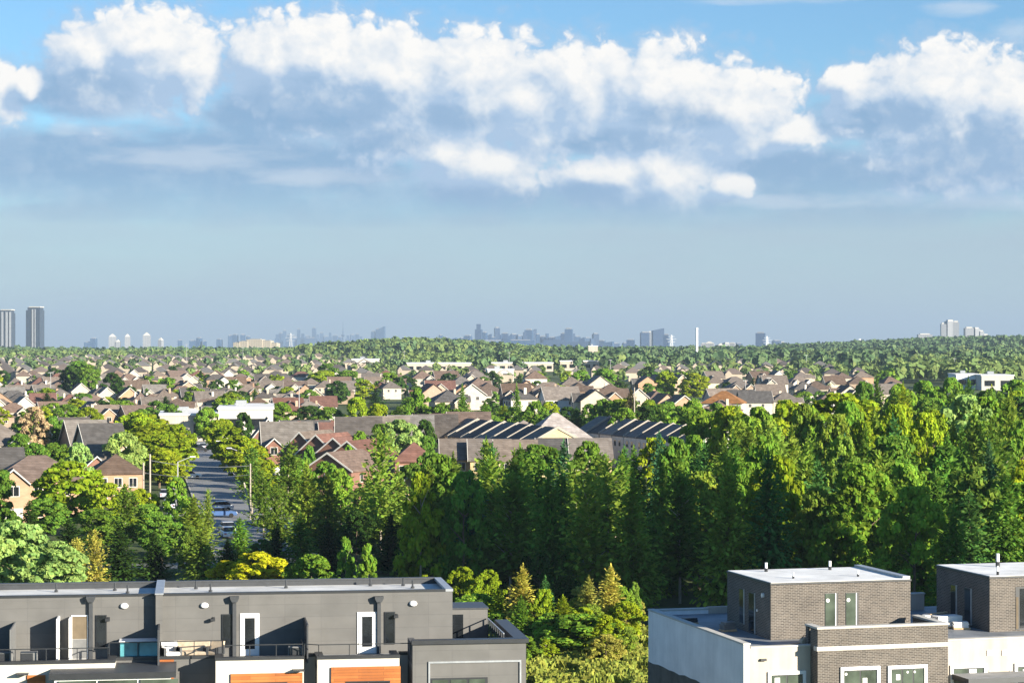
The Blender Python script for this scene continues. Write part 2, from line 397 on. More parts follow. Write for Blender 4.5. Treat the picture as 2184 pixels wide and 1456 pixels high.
b = MB(); b.v += [(-140, 640, tz(-140, 640) + .05), (20, 668, tz(20, 668) + .05), (20, 676, tz(20, 676) + .05), (-140, 648, tz(-140, 648) + .05)]; b.f.append((0, 1, 2, 3)); b.m.append(b.mi(asphalt)); tag(b.build('road'), kind='structure')
b = MB(); b.v += [(-75, 246, .03), (-20, 256, .03), (-21, 263, .03), (-76, 253, .03)]; b.f.append((0, 1, 2, 3)); b.m.append(b.mi(asphalt)); tag(b.build('road'), kind='structure')
gravel = M('gravel_path', (.30,.27,.22), .95, .3, 1.2, detail=10)
b = MB(); b.v += [(6.9, 160, .03), (9.4, 160, .03), (10.6, 176, .03), (12.8, 182, .03), (12.0, 183.5, .03), (8.7, 173, .03)]; b.f.append((0, 1, 2, 3, 4, 5)); b.m.append(b.mi(gravel)); tag(b.build('path'), kind='structure')
# ================================================================ left townhouse block
brick_grey = BR('grey_thin_brick', (.112,.108,.102), (.103,.100,.095), (.093,.090,.087), bw=1.8, bh=.62, ms=.012, off=.0, var=.35)
brick_brown = BR('brown_grey_brick', (.088,.073,.060), (.045,.039,.034), (.165,.148,.128), bw=.26, bh=.085, ms=.016, var=.45)
white_st = M('white_stucco', (.44,.415,.365), .9, .10, .9, bump=.1, streak=.10)
cream_st = M('cream_stucco', (.395,.34,.275), .9, .10, .8, bump=.1, streak=.14)
pale_st = M('pale_side_stucco', (.70,.685,.66), .9, .14, .5, bump=.1, streak=.05)
black_mt = M('black_flashing', (.018,.019,.021), .45, .2, 3, spec=.5)
dark_mt = M('charcoal_metal', (.035,.037,.04), .5, .2, 3, spec=.5)
white_pt = M('white_paint', (.66,.65,.63), .45, .05, 3)
wood_or = BR('orange_wood_cladding', (.36,.125,.035), (.25,.08,.022), (.07,.025,.01), bw=2.4, bh=.14, ms=.006, rough=.55, var=.6)
membrane = M('pale_roof_membrane', (.48,.47,.44), .85, .32, .5, detail=9)
deck_gr = M('grey_deck_pavers', (.22,.22,.215), .9, .25, 1.2, detail=8)
deck_dk = M('shaded_dark_roof_deck', (.16,.17,.18), .6, .4, .5, detail=8)  # deck_dk: bluish shade over the deck put into its base colour
glass_dk = GL('dark_glass', (.012,.014,.016)); glass_gn = GL('green_tinted_glass', (.055,.07,.052), .12, .4)
glass_tl = GL('teal_glass', (.09,.30,.34), .25)
tan_in = M('tan_interior', (.11,.085,.055), .8, .2, 2)
concrete = M('bare_concrete', (.105,.097,.08), .9, .35, 1.2, detail=9)
galv = M('galvanised_metal', (.32,.33,.34), .4, .2, 4, metal=.4)
beige_fb = M('beige_fabric', (.36,.29,.21), .95, .25, 6); white_fb = M('white_fabric', (.55,.53,.5), .95, .12, 6)
ac_mt = M('grey_enamel', (.13,.13,.128), .5, .15, 4)

LF = Frame(530, 112.0, 8.0)
lb = thing('townhouse_block', 'grey brick townhouse block with black rooftop railings and orange wood panels', 'townhouse', LF.loc(), LF.yaw)
lx = LF.s
ZD, ZR = 9.87, 12.75
sL, sR = lx(-150), lx(965)
# penthouse wall, roof
b = MB(); b.box(sL, sR, 0, 5.6, ZD - .1, ZR, brick_grey, top=membrane); 
b.box(sL, sR, 0, .22, ZR + .004, ZR + .17, brick_grey); b.box(sL, sR, 5.38, 5.6, ZR + .004, ZR + .24, dark_mt); b.box(sR - .2, sR, .225, 5.375, ZR + .004, ZR + .17, brick_grey)
b.build('penthouse_wall', lb)
b = MB(); b.box(sL, sR - .36, -.03, .25, ZR + .172, ZR + .29, black_mt); b.build('front_coping', lb)
b = MB(); b.box(sL, sR - .36, 5.35, 5.63, ZR + .242, ZR + .33, dark_mt); b.build('back_coping', lb)
b = MB(); b.box(sR - .35, sR + .03, -.03, 5.63, ZR + .174, ZR + .30, galv); b.build('end_coping', lb)
# party wall crossing the roof and projecting in front
ps = lx(340)
b = MB(); b.box(ps - .17, ps + .17, -.62, 5.7, ZR - 2.88, ZR + .30, brick_grey); b.box(ps - .21, ps + .21, -.66, 5.74, ZR + .302, ZR + .37, galv)
b.build('party_wall', lb)
# vent pipes on the roof
for (x, t) in ((245, 4.2), (272, 2.9), (418, 4.4), (449, 3.0), (860, 4.4), (880, 3.2), (610, 4.2), (790, 4.6), (120, 4.0)):
    b = MB(); s = lx(x, t); b.bar((s, t, ZR - .02), (s, t, ZR + .42), .05, dark_mt); b.bar((s, t, ZR - .02), (s, t, ZR + .1), .1, dark_mt); b.build('vent_pipe', lb)
# roof deck slab + lower storeys
tA, tB, tD, tE = -3.5, -1.7, -3.9, -4.3
def bay(x0, x1, t, mat, ztop=10.16, d=3.0, side=None):
    s0, s1 = lx(x0, t), lx(x1, t)
    b = MB(); b.box(s0, s1, t, t + .3, 0, ztop, mat); b.build('facade_wall', lb)
    b = MB(); b.box(s0 - .03, s1 + .03, t - .05, t + .34, ztop + .002, ztop + .14, black_mt); b.build('deck_coping', lb)
b = MB(); b.box(sL, sR + .0, tB + .3, 11.0, 0, ZD - .12, concrete, top=deck_gr); b.build('lower_storeys', lb)
b = MB(); 
b.box(sL, lx(245, tA), tA + .3, -.005, ZD - .3, ZD, deck_gr); b.box(lx(245, tA) + .01, lx(460, tA) - .01, tB + .3, -.005, ZD - .3, ZD, deck_gr)
b.box(lx(460, tA), lx(648, tA), tA + .3, -.005, ZD - .3, ZD, deck_gr); b.box(lx(648, tA) + .01, lx(677, tD) - .01, tB + .3, -.005, ZD - .3, ZD, deck_gr)
b.box(lx(677, tD), lx(852, tD), tD + .3, -.005, ZD - .3, ZD, deck_gr); b.box(lx(852, tD) + .01, lx(880, tE) - .01, tB + .3, -.005, ZD - .3, ZD, deck_gr)
sE0, sE1 = lx(880, tE), lx(1122, tE)
b.box(sE0, sE1 - .25, tE + .3, 2.9, ZD - .3, ZD - .008, deck_gr)
b.build('roof_deck', lb)
bay(-150, 245, tA, white_st); bay(245, 460, tB, brick_grey, 10.02); bay(460, 648, tA, white_st); bay(648, 677, tB, white_st, 10.02)
bay(677, 852, tD, white_st, 10.18); bay(852, 880, tB, white_st, 10.02)
# side returns of the projecting bays
for (xa, ta) in ((245, tA), (460, tA), (648, tA), (677, tD), (852, tD)):
    s = lx(xa, ta); k = 1 if xa in (245, 648, 852) else -1
    b = MB(); b.box(s, s - k * .3, ta + .302, tB - .005, 0, 10.14, white_st); b.build('side_wall', lb)
    b = MB(); b.box(s + k * .03, s - k * .34, ta + .345, tB - .06, 10.142, 10.26, black_mt); b.build('side_coping', lb)
# corner bay in grey brick with raised parapet
zE = 10.86
b = MB(); b.box(sE0, sE1, tE, tE + .35, 0, zE, brick_grey); b.box(sE1 - .35, sE1, tE + .352, 3.2, 0, zE, brick_grey); b.box(sE0, sE0 + .3, tE + .352, tB, 0, zE, brick_grey)
b.build('corner_wall', lb)
b = MB(); b.box(sE0 - .05, sE1 + .12, tE - .12, tE + .45, zE + .002, zE + .2, black_mt); b.box(sE1 - .55, sE1 + .12, tE + .452, 3.25, zE + .002, zE + .2, dark_mt); b.build('corner_coping', lb)
s0, s1 = lx(917, tE), lx(1108, tE); zi = LF.z(1000, 1412, tE)
b = MB(); b.box(s0 - .08, s1 + .08, tE - .07, tE - .005, zi, zi + .09, galv); b.box(s0 - .08, s0, tE - .07, tE - .005, zi - 3, zi - .003, galv); b.box(s1, s1 + .08, tE - .07, tE - .005, zi - 3, zi - .003, galv); b.build('window_surround', lb)
b = MB(); b.box(s0 + .003, lx(1040, tE), tE - .05, tE - .006, zi - 1.6, zi - .72, black_mt); w = b.build('window', lb)
for k in range(3):
    a = s0 + .1 + k * .9
    b = MB(); b.box(a, a + .78, tE - .07, tE - .052, zi - 1.5, zi - .8, glass_gn); b.build('pane', w)
# rear box and side of the corner deck
sb0, sb1 = lx(990, 2.9), lx(1026, 2.9)
b = MB(); b.box(sR + .02, sb1 + .35, 2.95, 5.5, ZD - .3, 11.65, brick_grey); b.build('rear_wall', lb)
b = MB(); b.box(sR + .04, sb1 + .4, 2.9, 5.55, 11.652, 11.73, dark_mt); b.build('rear_coping', lb)
b = MB(); b.box(sR + .06, sb0 - .05, 2.9, 2.947, ZD, 11.4, glass_dk); b.build('rear_door', lb)
# facade accents: orange wood, windows
def panel(name, x0, x1, y0, y1, t, mat, th=.06, parent=None):
    s0, z0 = LF.px(x0, y1, t); s1, z1 = LF.px(x1, y0, t)
    b = MB(); b.box(s0, s1, t - th, t - .004, z0, z1, mat); return b.build(name, parent or lb)
def pwin(x0, x1, y0, y1, t, n=2):
    w = panel('window', x0, x1, y0, y1, t, black_mt, .05)
    s0, z0 = LF.px(x0, y1, t); s1, z1 = LF.px(x1, y0, t); wd = (s1 - s0) / n
    for k in range(n):
        b = MB(); b.box(s0 + k * wd + .06, s0 + (k + 1) * wd - .03, t - .07, t - .052, z0 + .06, z1 - .06, glass_dk); b.build('pane', w)
panel('wood_panel', 492, 645, 1433, 1500, tA, wood_or, .10); pwin(515, 613, 1453, 1495, tA - .1)
panel('wood_panel', 706, 854, 1419, 1500, tD, wood_or, .10); pwin(738, 832, 1450, 1495, tD - .1)
panel('wood_panel', 58, 97, 1438, 1500, tA, wood_or, .08); panel('wood_panel', 335, 371, 1405, 1500, tB, wood_or, .08)
# flat-roofed bay window in front of the recess
tw = -5.2
s0, s1 = lx(104, tw), lx(375, tw); zt = LF.z(240, 1434, tw)
b = MB(); b.box(s0, s1, tw, tB - .11, zt - .28, zt, black_mt, top=dark_mt); bw = b.build('bay_roof', lb)
b = MB(); b.box(s0 + .25, s1 - .25, tw + .15, tw + .4, 0, zt - .285, white_pt); b.box(s1 - .5, s1 - .25, tw + .402, tA - .01, 0, zt - .285, pale_st); b.build('bay_wall', lb)
for k in range(3):
    a = s0 + .45 + k * 1.9
    b = MB(); b.box(a, a + 1.75, tw + .10, tw + .147, zt - 2.0, zt - .36, glass_gn); w = b.build('window', lb)
    c = MB(); c.box(a - .05, a, tw + .08, tw + .146, zt - 2.0, zt - .36, black_mt); c.build('window_frame', w)
# small black canopy + wall lamps
for (x, y, t) in ((50, 1436, tA), (638, 1428, tA)):
    s, z = LF.px(x, y, t); b = MB(); b.box(s - .3, s + .25, t - .5, t - .006, z, z + .06, black_mt); b.build('wall_canopy', lb)
# doors, windows, downpipes, lamps on the penthouse wall
def pdoor(x0, x1, y0, opened=False):
    s0 = lx(x0); s1 = lx(x1); z1 = LF.z((x0 + x1) / 2, y0)
    b = MB(); b.box(s0, s1, -.05, -.004, ZD + .01, z1, white_pt); d = b.build('door_frame', lb)
    if not opened:
        b = MB(); b.box(s0 + .07, s1 - .05, -.085, -.052, ZD + .03, z1 - .07, white_pt); l = b.build('door', lb)
        b = MB(); b.box(s0 + .24, s1 - .22, -.10, -.087, ZD + .36, z1 - .22, glass_dk); b.build('glass', l)
        b = MB(); b.bar((s1 - .13, -.09, ZD + 1.0), (s1 - .13, -.15, ZD + 1.0), .02, galv); b.bar((s1 - .13, -.145, ZD + 1.0), (s1 - .25, -.145, ZD + 1.0), .014, galv); b.build('handle', l)
    else:
        b = MB(); b.box(s0 + .05, s1 - .05, -.06, -.052, ZD + 1.0, z1 - .05, tan_in); b.box(s0 + .05, s1 - .05, -.06, -.052, ZD + .03, ZD + .99, ac_mt); b.build('doorway', lb)
        b = MB(); b.box(s0 - .07, s0 - .02, -.95, -.06, ZD + .03, z1 - .05, white_pt); l = b.build('door', lb); tag(l, 'white door standing wide open')
pdoor(152, 188, 1311, True); pdoor(512, 553, 1307); pdoor(762, 803, 1304)
for (x0, x1, y0, y1) in ((206, 226, 1312, 1380), (475, 494, 1310, 1378), (822, 841, 1305, 1371)):
    s0, z0 = LF.px(x0, y1, 0); s1, z1 = LF.px(x1, y0, 0)
    b = MB(); b.box(s0 - .04, s1 + .04, -.06, -.004, z0 - .04, z1 + .04, black_mt); w = b.build('window', lb)
    b = MB(); b.box(s0, s1, -.075, -.062, z0, z1, glass_dk); b.build('pane', w)
for x in (194, 500, 808):
    s = lx(x); zt = LF.z(x, 1270)
    b = MB(); b.box(s - .09, s + .09, -.19, -.03, ZD + .02, zt - .2, dark_mt); p = b.build('downpipe', lb)
    b = MB(); b.extr([(-.13, zt - .28), (.13, zt - .28), (.22, zt - .1), (.22, zt), (-.22, zt), (-.22, zt - .1)], 'y', -.34, -.02, dark_mt)
    h = b.build('rain_head', p, (s, 0, 0))
for (x, y) in ((265, 1291), (436, 1290), (881, 1286)):
    s, z = LF.px(x, y, 0); b = MB(); n = 16
    for k in range(n):
        t0, t1 = 2 * math.pi * k / n, 2 * math.pi * (k + 1) / n
        for (ra, ya, rb, yb) in ((1, -.004, 1, -.08), (1, -.08, .7, -.16), (.7, -.16, 0, -.18)):
            P = lambda r, y, t: (.2 * r * math.cos(t), y, .145 * r * math.sin(t))
            b.poly([P(ra, ya, t0), P(ra, ya, t1), P(rb, yb, t1), P(rb, yb, t0)][: 4 if rb else 3], white_pt)
    o = b.build('bulkhead_light', lb, (s, 0, z), smooth=True)
for (x, y) in ((232, 1319), (456, 1319), (846, 1312)):
    s, z = LF.px(x, y, 0); b = MB(); b.box(s - .05, s + .05, -.09, -.004, z - .1, z + .1, black_mt); b.box(s - .16, s + .06, -.34, -.092, z - .08, z + .05, black_mt); b.build('wall_lamp', lb)
# privacy screens standing out from the wall
def fin(x, ytop, mat, slats=False, th=.06, dp=3.1):
    s = lx(x); z1 = LF.z(x, ytop)
    b = MB()
    if slats:
        for k in range(15): b.box(s - .03, s + .03, -.19 - k * .2, -.04 - k * .2, ZD + .01, z1, mat)
        b.box(s - .05, s - .031, -dp, -.004, ZD + .01, z1, mat)
        b.box(s - .035, s + .035, -dp, -.004, z1 + .002, z1 + .07, dark_mt)
    else: b.box(s - th / 2, s + th / 2, -dp, -.004, ZD + .01, z1, mat)
    b.build('privacy_screen', lb)
fin(650, 1318, dark_mt, True); fin(33, 1325, ac_mt); fin(126, 1312, white_pt, th=.1, dp=1.4); fin(340, 1326, dark_mt, th=.08, dp=3.0)
# railings
def rail(pts, zt=10.86, zb=10.28):
    b = MB()
    for (p, q) in zip(pts[:-1], pts[1:]):
        p = Vector(p); q = Vector(q); L = (q - p).length; n = max(1, round(L / 1.35))
        b.bar((p.x, p.y, zt), (q.x, q.y, zt), .03, black_mt, 4)
        for k in range(n + 1):
            c = p.lerp(q, k / n); b.box(c.x - .02, c.x + .02, c.y - .02, c.y + .02, zb, zt, black_mt)
    b.build('railing', lb)
e = .15
rail([(sL, tA + e), (lx(230, tA), tA + e), (lx(230, tA), tB + .1)], zb=10.3); rail([(lx(233, tB), tB + .16), (lx(474, tB), tB + .16)], zb=10.16)
rail([(lx(476, tA), tB + .1), (lx(476, tA), tA + e), (lx(646, tA), tA + e), (lx(646, tA), tB + .1)], zb=10.3)
rail([(lx(650, tA), tA + e), (lx(680, tD), tD + e), (lx(876, tD), tD + e)], zb=10.3)
sr = sE1 - .95
b = MB()
for k in range(9):
    t = -3.2 + k * .74; b.box(sr - .025, sr + .025, t - .025, t + .025, ZD, 11.15, dark_mt)
b.box(sr - .03, sr + .03, -3.25, 2.85, 11.152, 11.2, galv); b.box(sr - .025, sr + .025, -3.25, 2.85, ZD + .12, ZD + .16, dark_mt)
b.build('side_railing', lb)
# things standing on the roof deck
def onL(x, y, t, z=ZD):
    s = lx(x, t); p = LF.O + LF.e * s + LF.d * t; return (p.x, p.y, z)
def ac(x, t, label):
    a = thing('air_conditioner', label, 'air conditioner', onL(x, 0, t), LF.yaw, 'condensers on the grey roof deck')
    b = MB(); b.box(-.4, .4, -.2, .2, .06, .78, ac_mt); b.build('casing', a, bevel=.02)
    b = MB(); b.box(-.36, .2, -.23, -.203, .12, .72, black_mt); b.build('fan_grille', a)
    for u in (-.42, .3): b = MB(); b.box(u, u + .12, -.18, .18, 0, .058, dark_mt); b.build('foot', a)
ac(10, -2.6, 'grey air conditioner at the far left end of the roof deck')
ac(62, -2.6, 'grey air conditioner on the deck left of the open white door')
ac(632, -2.5, 'grey air conditioner beside the slatted privacy screen')
a = thing('hot_tub', 'teal glass sided tub on the roof deck behind the railing', 'hot tub', onL(297, 0, -.8), LF.yaw)
b = MB()
for k in (0, 1): b.box(-.92 + k * .93, -.02 + k * .93, -.5, .45, .02, .95, glass_tl)
b.build('tub_panel', a, bevel=.02); b = MB(); b.box(-.96, .96, -.54, .5, .955, 1.02, white_pt); b.build('rim', a)
def sofa(x, t, label, col, w=1.1, rz=0):
    a = thing('patio_chair', label, 'patio chair', onL(x, 0, t), LF.yaw + rz, 'furniture on the roof deck')
    b = MB(); b.box(-w/2, w/2, -.35, .35, .2, .42, col); b.build('seat', a, bevel=.04)
    b = MB(); b.extr([(.2, .42), (.36, .42), (.48, .85), (.34, .88)], 'x', -w/2, w/2, col); b.build('backrest', a)
    for k in (-1, 1):
        b = MB(); b.box(k * w/2 - .05, k * w/2 + .05, -.35, .38, .25, .62, dark_mt); b.build('armrest', a)
    for i in (-1, 1):
        for j in (-1, 1):
            b = MB(); b.box(i * (w/2 - .06) - .03, i * (w/2 - .06) + .03, j * .3 - .03, j * .3 + .03, 0, .198, dark_mt); b.build('leg', a)
sofa(365, -.9, 'white cushioned patio chair next to the dark party wall', white_fb, .8, .3)
sofa(410, -.8, 'wide beige cushioned patio sofa in the middle of the deck furniture', beige_fb, 1.6, -.2)
sofa(456, -.9, 'beige patio chair nearest the dark narrow window', beige_fb, .7, -.6)
# ================================================================ right townhouse block
RF = Frame(1644, 118.0, 15.0); rx = RF.s
rb = thing('townhouse_block', 'brown brick townhouse block with cream stucco walls, still under construction', 'townhouse', RF.loc(), RF.yaw)
tF, tBk, s0w = -3.25, 12.0, -2.75
zP = 10.12
p1 = 7.96; s2 = rx(2111, 0) ; s3 = s2 + 8.0
sEnd = s3 + 6
def penth(a0, a1, dp, nm):
    b = MB(); b.box(a0, a1, 0, dp, ZD - .1, 12.74, brick_brown); b.build('penthouse_wall', rb)
    b = MB(); b.box(a0 - .04, a1 + .04, -.04, dp + .04, 12.742, 12.84, black_mt); b.box(a0 + .02, a1 - .02, .02, dp - .02, 12.842, 12.875, M('white_roof_membrane', (.60,.59,.56), .85, .26, .55, detail=9)); r = b.build('penthouse_roof', rb)
    b = MB(); b.box(a1 - .42, a1 + .0, .05, dp - .05, 12.878, 13.0, galv); b.build('roof_edge', r)
    return r
r1 = penth(0, p1, 6.5, 'a'); r2 = penth(s2, s3, 6.5, 'b')
def vent(root, s, t, h, rr_=.09):
    b = MB(); b.bar((s, t, 12.87), (s, t, 12.87 + h * .4), rr_ * 1.25, black_mt, 8); b.bar((s, t, 12.87 + h * .4), (s, t, 12.87 + h), rr_, white_pt, 8); b.build('vent_pipe', root)
for (x, t, h, q) in ((1634, 5.3, .5, .08), (1770, 5.3, .5, .08), (1692, 1.6, .32, .05), (1830, 1.6, .34, .05)): vent(r1, rx(x, t), t, h, q)
vent(r2, rx(2128, 4.4), 4.4, .75, .1); vent(r2, rx(2128, .4), .4, .5, .06)
# stucco base
b = MB(); b.box(s0w, s0w + .3, tF, tBk, 0, zP, pale_st); b.build('side_wall', rb)
rrn = random.Random(5); b = MB()
prof = [(tF + .02, 7.2)]; 
for k in range(18):
    t = tF + .02 + (tBk - tF) * k / 17; prof.append((t, 7.25 + rrn.uniform(-.07, .07)))
prof.append((tBk - .02, 7.2)); b.extr([(t, z) for t, z in [(tF + .02, .02)] + prof[1:-1] + [(tBk - .02, .02)]], 'x', s0w - .02, s0w - .004, concrete)
b.build('bare_concrete_strip', rb)
b = MB(); b.box(s0w - .04, s0w + .36, tF - .05, tBk + .05, zP + .002, zP + .09, white_st); b.build('parapet_coping', rb)
sS = rx(1728, tF)
b = MB(); b.box(s0w + .302, sS + .6, tF, tF + .3, 0, zP - .18, cream_st); b.build('front_wall', rb)
b = MB(); b.box(s0w + .37, sS + .1, tF - .03, tF + .34, zP - .178, zP - .1, white_st); b.build('front_coping', rb)
b = MB(); b.box(s0w + .302, rx(1507, tBk), tBk - .3, tBk, 0, zP - .02, pale_st); b.box(rx(1507, tBk) + .01, 2.6, tBk - .3, tBk, 0, zP + .12, cream_st)
b.build('back_parapet', rb)
b = MB(); b.box(s0w + .37, rx(1507, tBk), tBk - .34, tBk + .04, zP - .018, zP + .07, white_st); b.build('back_coping', rb)
b = MB(); b.box(s0w + .302, sEnd, tF + .302, tBk - .302, 8.5, ZD - .01, concrete, top=deck_dk); b.build('roof_deck', rb)
# far parapets between the two penthouses
b = MB(); a0 = rx(1946, 9.0); b.box(p1 + .1, s2 + 1, 10.2, 10.5, 8.5, ZD + .9, cream_st); b.build('back_parapet', rb)
b = MB(); b.box(p1 + .06, s2 + 1.04, 10.16, 10.54, ZD + .902, ZD + .98, white_st); b.build('back_coping', rb)
b = MB(); b.box(p1 + .3, p1 + 1.3, 7.6, 10.1, ZD, ZD + 1.15, pale_st); b.extr([(p1 + .3, ZD + 1.152), (p1 + 1.3, ZD + 1.152), (p1 + 1.3, ZD + 1.45)], 'y', 7.6, 10.1, white_st); b.build('stair_hatch', rb)
# brick bump-out
tP = -4.2
c0, c1 = rx(1744, tP), rx(2022, tP); zc = RF.z(1744, 1337, tP); zb = RF.z(1744, 1383, tP)
b = MB(); b.box(c0, c1, tP, tP + .35, 0, zb - .11, brick_brown); b.box(c0, c1, tP + .0, tP + .35, zb + .112, zc - .1, brick_brown)
b.box(c0, c0 + .3, tP + .352, tF - .005, 0, zc - .1, brick_brown); b.box(c1 - .3, c1, tP + .352, -.6, 0, zc - .1, brick_brown)
b.build('brick_front', rb)
b = MB(); b.box(c0 - .05, c1 + .05, tP - .07, tP + .4, zc - .098, zc, white_st); b.box(c1 - .36, c1 + .05, tP + .402, -.6, zc - .098, zc, white_st); b.box(c0 - .05, c0 + .36, tP + .402, -2.6, zc - .098, zc, white_st); b.build('parapet_coping', rb)
b = MB(); b.box(c0, c0 + .3, tF + .305, -2.6, ZD, zc - .1, brick_brown); b.build('parapet_return', rb)
b = MB(); b.box(c0 - .07, c1 + .04, tP - .08, tP + .36, zb - .108, zb + .11, white_st); b.build('stone_band', rb)
def trimwin(fr, root, x0, x1, y0, t, glass, n=2, h=1.7, notes=()):
    s0 = fr.s(x0, t); s1 = fr.s(x1, t); z1 = fr.z((x0 + x1) / 2, y0, t); w = .17
    b = MB(); b.box(s0, s1, t - .09, t - .003, z1 - w, z1, white_pt); b.box(s0, s0 + w, t - .09, t - .003, z1 - h, z1 - w - .002, white_pt); b.box(s1 - w, s1, t - .09, t - .003, z1 - h, z1 - w - .002, white_pt)
    f = b.build('window', root)
    b = MB(); b.box(s0 + w + .002, s1 - w - .002, t - .02, t - .004, z1 - h, z1 - w - .004, black_mt); b.build('window_frame', f)
    wd = (s1 - s0 - 2 * w) / n
    for k in range(n):
        a = s0 + w + k * wd
        b = MB(); b.box(a + .05, a + wd - .03, t - .035, t - .022, z1 - h + .02, z1 - w - .06, glass); b.build('pane', f)
    for (fx, dz, r, kind) in notes:
        a = s0 + fx * (s1 - s0); b = MB()
        if kind == 'c': b.bar((a, t - .046, z1 - dz), (a, t - .037, z1 - dz), r, white_pt, 14)
        else: b.box(a - r, a + r, t - .045, t - .037, z1 - dz - r * 1.3, z1 - dz + r * 1.3, white_pt)
        b.build('sticker', f)
trimwin(RF, rb, 1792, 1876, 1420, tP, glass_gn, 2, notes=((.14, .36, .07, 'c'), (.62, .75, .12, 's')))
trimwin(RF, rb, 1893, 1977, 1417, tP, glass_gn, 3, notes=((.5, .36, .06, 'c'), (.68, .36, .06, 'c'), (.26, .6, .11, 's')))
trimwin(RF, rb, 1637, 1718, 1430, tF, glass_gn, 2, notes=((.25, .5, .14, 's'),))
# cream wall right of the bump-out
tQ = -3.0
b = MB(); b.box(c1 + .003, sEnd, tQ, tQ + .3, 0, ZD + .05, cream_st); b.build('front_wall', rb)
b = MB(); b.box(c1 + .01, sEnd, tQ - .04, tQ + .5, ZD + .052, ZD + .11, white_st); b.build('front_coping', rb)
trimwin(RF, rb, 2026, 2104, 1416, tQ, glass_gn, 2, notes=((.62, .5, .2, 's'),)); trimwin(RF, rb, 2163, 2240, 1412, tQ, glass_gn, 2, notes=((.3, .5, .14, 's'),))
for (x0, x1) in ((2105, 2125), (2137, 2149)):
    a0, z0 = RF.px(x0, 1397, tQ); a1, z1 = RF.px(x1, 1385, tQ); b = MB(); b.box(a0, a1, tQ - .05, tQ - .004, z0, z1, white_pt); b.build('wall_vent', rb)
for x in (2111, 2155):
    a, z = RF.px(x, 1430, tQ); b = MB(); b.bar((a, tQ - .03, z), (a, tQ - .003, z), .05, galv, 8); b.build('wall_fitting', rb)
tC = -5.0
a0 = rx(2066, tC); zcn = RF.z(2100, 1446, tC)
b = MB(); b.box(a0, sEnd, tC, tQ - .006, zcn - .28, zcn, dark_mt, top=deck_gr); b.build('entrance_canopy', rb)
# penthouse openings
def slit(s0, s1, z0, z1, face='f', root=rb, note=True):
    b = MB()
    if face == 'f':
        b.box(s0, s1, -.012, -.003, z0, z1, black_mt); w = b.build('window', root)  # black strip left bare at the right paints the shaded jamb
        b = MB(); b.box(s0 + .03, s1 - .17, -.03, -.014, z0 + .03, z1 - .03, glass_gn); b.build('pane', w)
        b = MB(); b.box(s1 - .165, s1 - .12, -.05, -.014, z0 + .01, z1 - .01, white_pt); b.build('window_frame', w)
        if note:
            b = MB(); b.bar((s0 + .16, -.042, z1 - .38), (s0 + .16, -.032, z1 - .38), .1, white_pt, 14); b.build('sticker', w)
    return w
slit(rx(1759), rx(1787), 10.35, RF.z(1770, 1264)); slit(rx(1803), rx(1831), 10.35, RF.z(1815, 1263))
def sidewin(sw, t0, t1, z0, z1, nm='window'):
    b = MB(); b.box(sw - .012, sw - .003, t0, t1, z0, z1, black_mt); w = b.build(nm, rb)
    b = MB(); b.box(sw - .03, sw - .014, t0 + .05, t1 - .05, z0 + .04, z1 - .05, glass_dk); b.build('pane', w)
    b = MB(); b.box(sw - .05, sw - .003, t0 - .12, t0 - .004, z0, z1, galv); b.build('window_frame', w)
sidewin(0, 3.9, 4.6, ZD + .35, ZD + 2.25); sidewin(0, 2.3, 3.2, ZD + .02, ZD + 2.2, 'door'); sidewin(s2, 4.0, 4.7, ZD + .3, ZD + 2.1); sidewin(s2, 2.2, 3.0, ZD + .1, ZD + 2.1)
b = MB(); b.bar((-.12, 1.0, 12.1), (-.003, 1.0, 12.1), .12, white_pt, 14); b.build('round_light', rb)
b = MB(); b.bar((-.06, 1.9, 11.2), (-.003, 1.9, 11.2), .07, white_pt, 8); b.build('wall_socket', rb)
b = MB(); d0 = rx(2166); b.box(d0, d0 + 1.0, -.014, -.003, ZD + .05, 12.25, black_mt); w = b.build('door', rb)
b = MB(); b.box(d0 + .02, d0 + .16, -.03, -.016, ZD + .1, 11.7, tan_in); b.box(d0 + .25, d0 + .95, -.03, -.016, ZD + .15, 12.15, glass_dk); b.build('glass', w)
s, z = RF.px(1627, 1406, tF); b = MB(); b.box(s - .16, s + .16, tF - .14, tF - .004, z - .05, z + .06, black_mt); b.build('wall_lamp', rb)
def onR(s, t, z=ZD):
    p = RF.O + RF.e * s + RF.d * t; return (p.x, p.y, z)
# building materials left on the roof
def bucket(s, t, label, r=.17, h=.4, mat=white_pt):
    a = thing('bucket', label, 'bucket', onR(s, t), 0, 'buckets on the roof deck')
    b = MB(); b.bar((0, 0, 0), (0, 0, h), r * .85, mat, 14, r); b.build('pail', a)
    b = MB(); b.bar((-r, 0, h), (0, -.04, h + .12), .012, dark_mt, 4); b.bar((0, -.04, h + .12), (r, 0, h), .012, dark_mt, 4); b.build('handle', a)
bucket(rx(1975, 2.5), 2.5, 'white plastic bucket on the deck right of the first brick penthouse', .24, .7)
bucket(rx(1993, 2.2), 2.2, 'tan bucket standing among the roof deck building materials', .2, .5, beige_fb)
def pallet(s, t, w, d, h, label, mat, rz=0.0, n=4):
    a = thing('material_stack', label, 'building materials', onR(s, t), RF.yaw + rz, 'building materials on the roof')
    b = MB(); b.box(-w/2, w/2, -d/2, d/2, 0, .1, M('raw_timber', (.42,.30,.18), .9, .3, 4)); b.build('pallet', a)
    q = random.Random(int(s * 10)); b = MB(); z = .102
    for k in range(n):
        o = q.uniform(-.08, .08); b.box(-w/2 + .05 + o, w/2 - .05 + o, -d/2 + .05, d/2 - .05, z, z + h / n - .006, mat); z += h / n
    b.build('stacked_boards', a)
pallet(rx(2018, 2.4), 2.4, 1.6, .9, .55, 'pale blue wrapped stack of boards beside the dark brick penthouse', pale_st, .1)
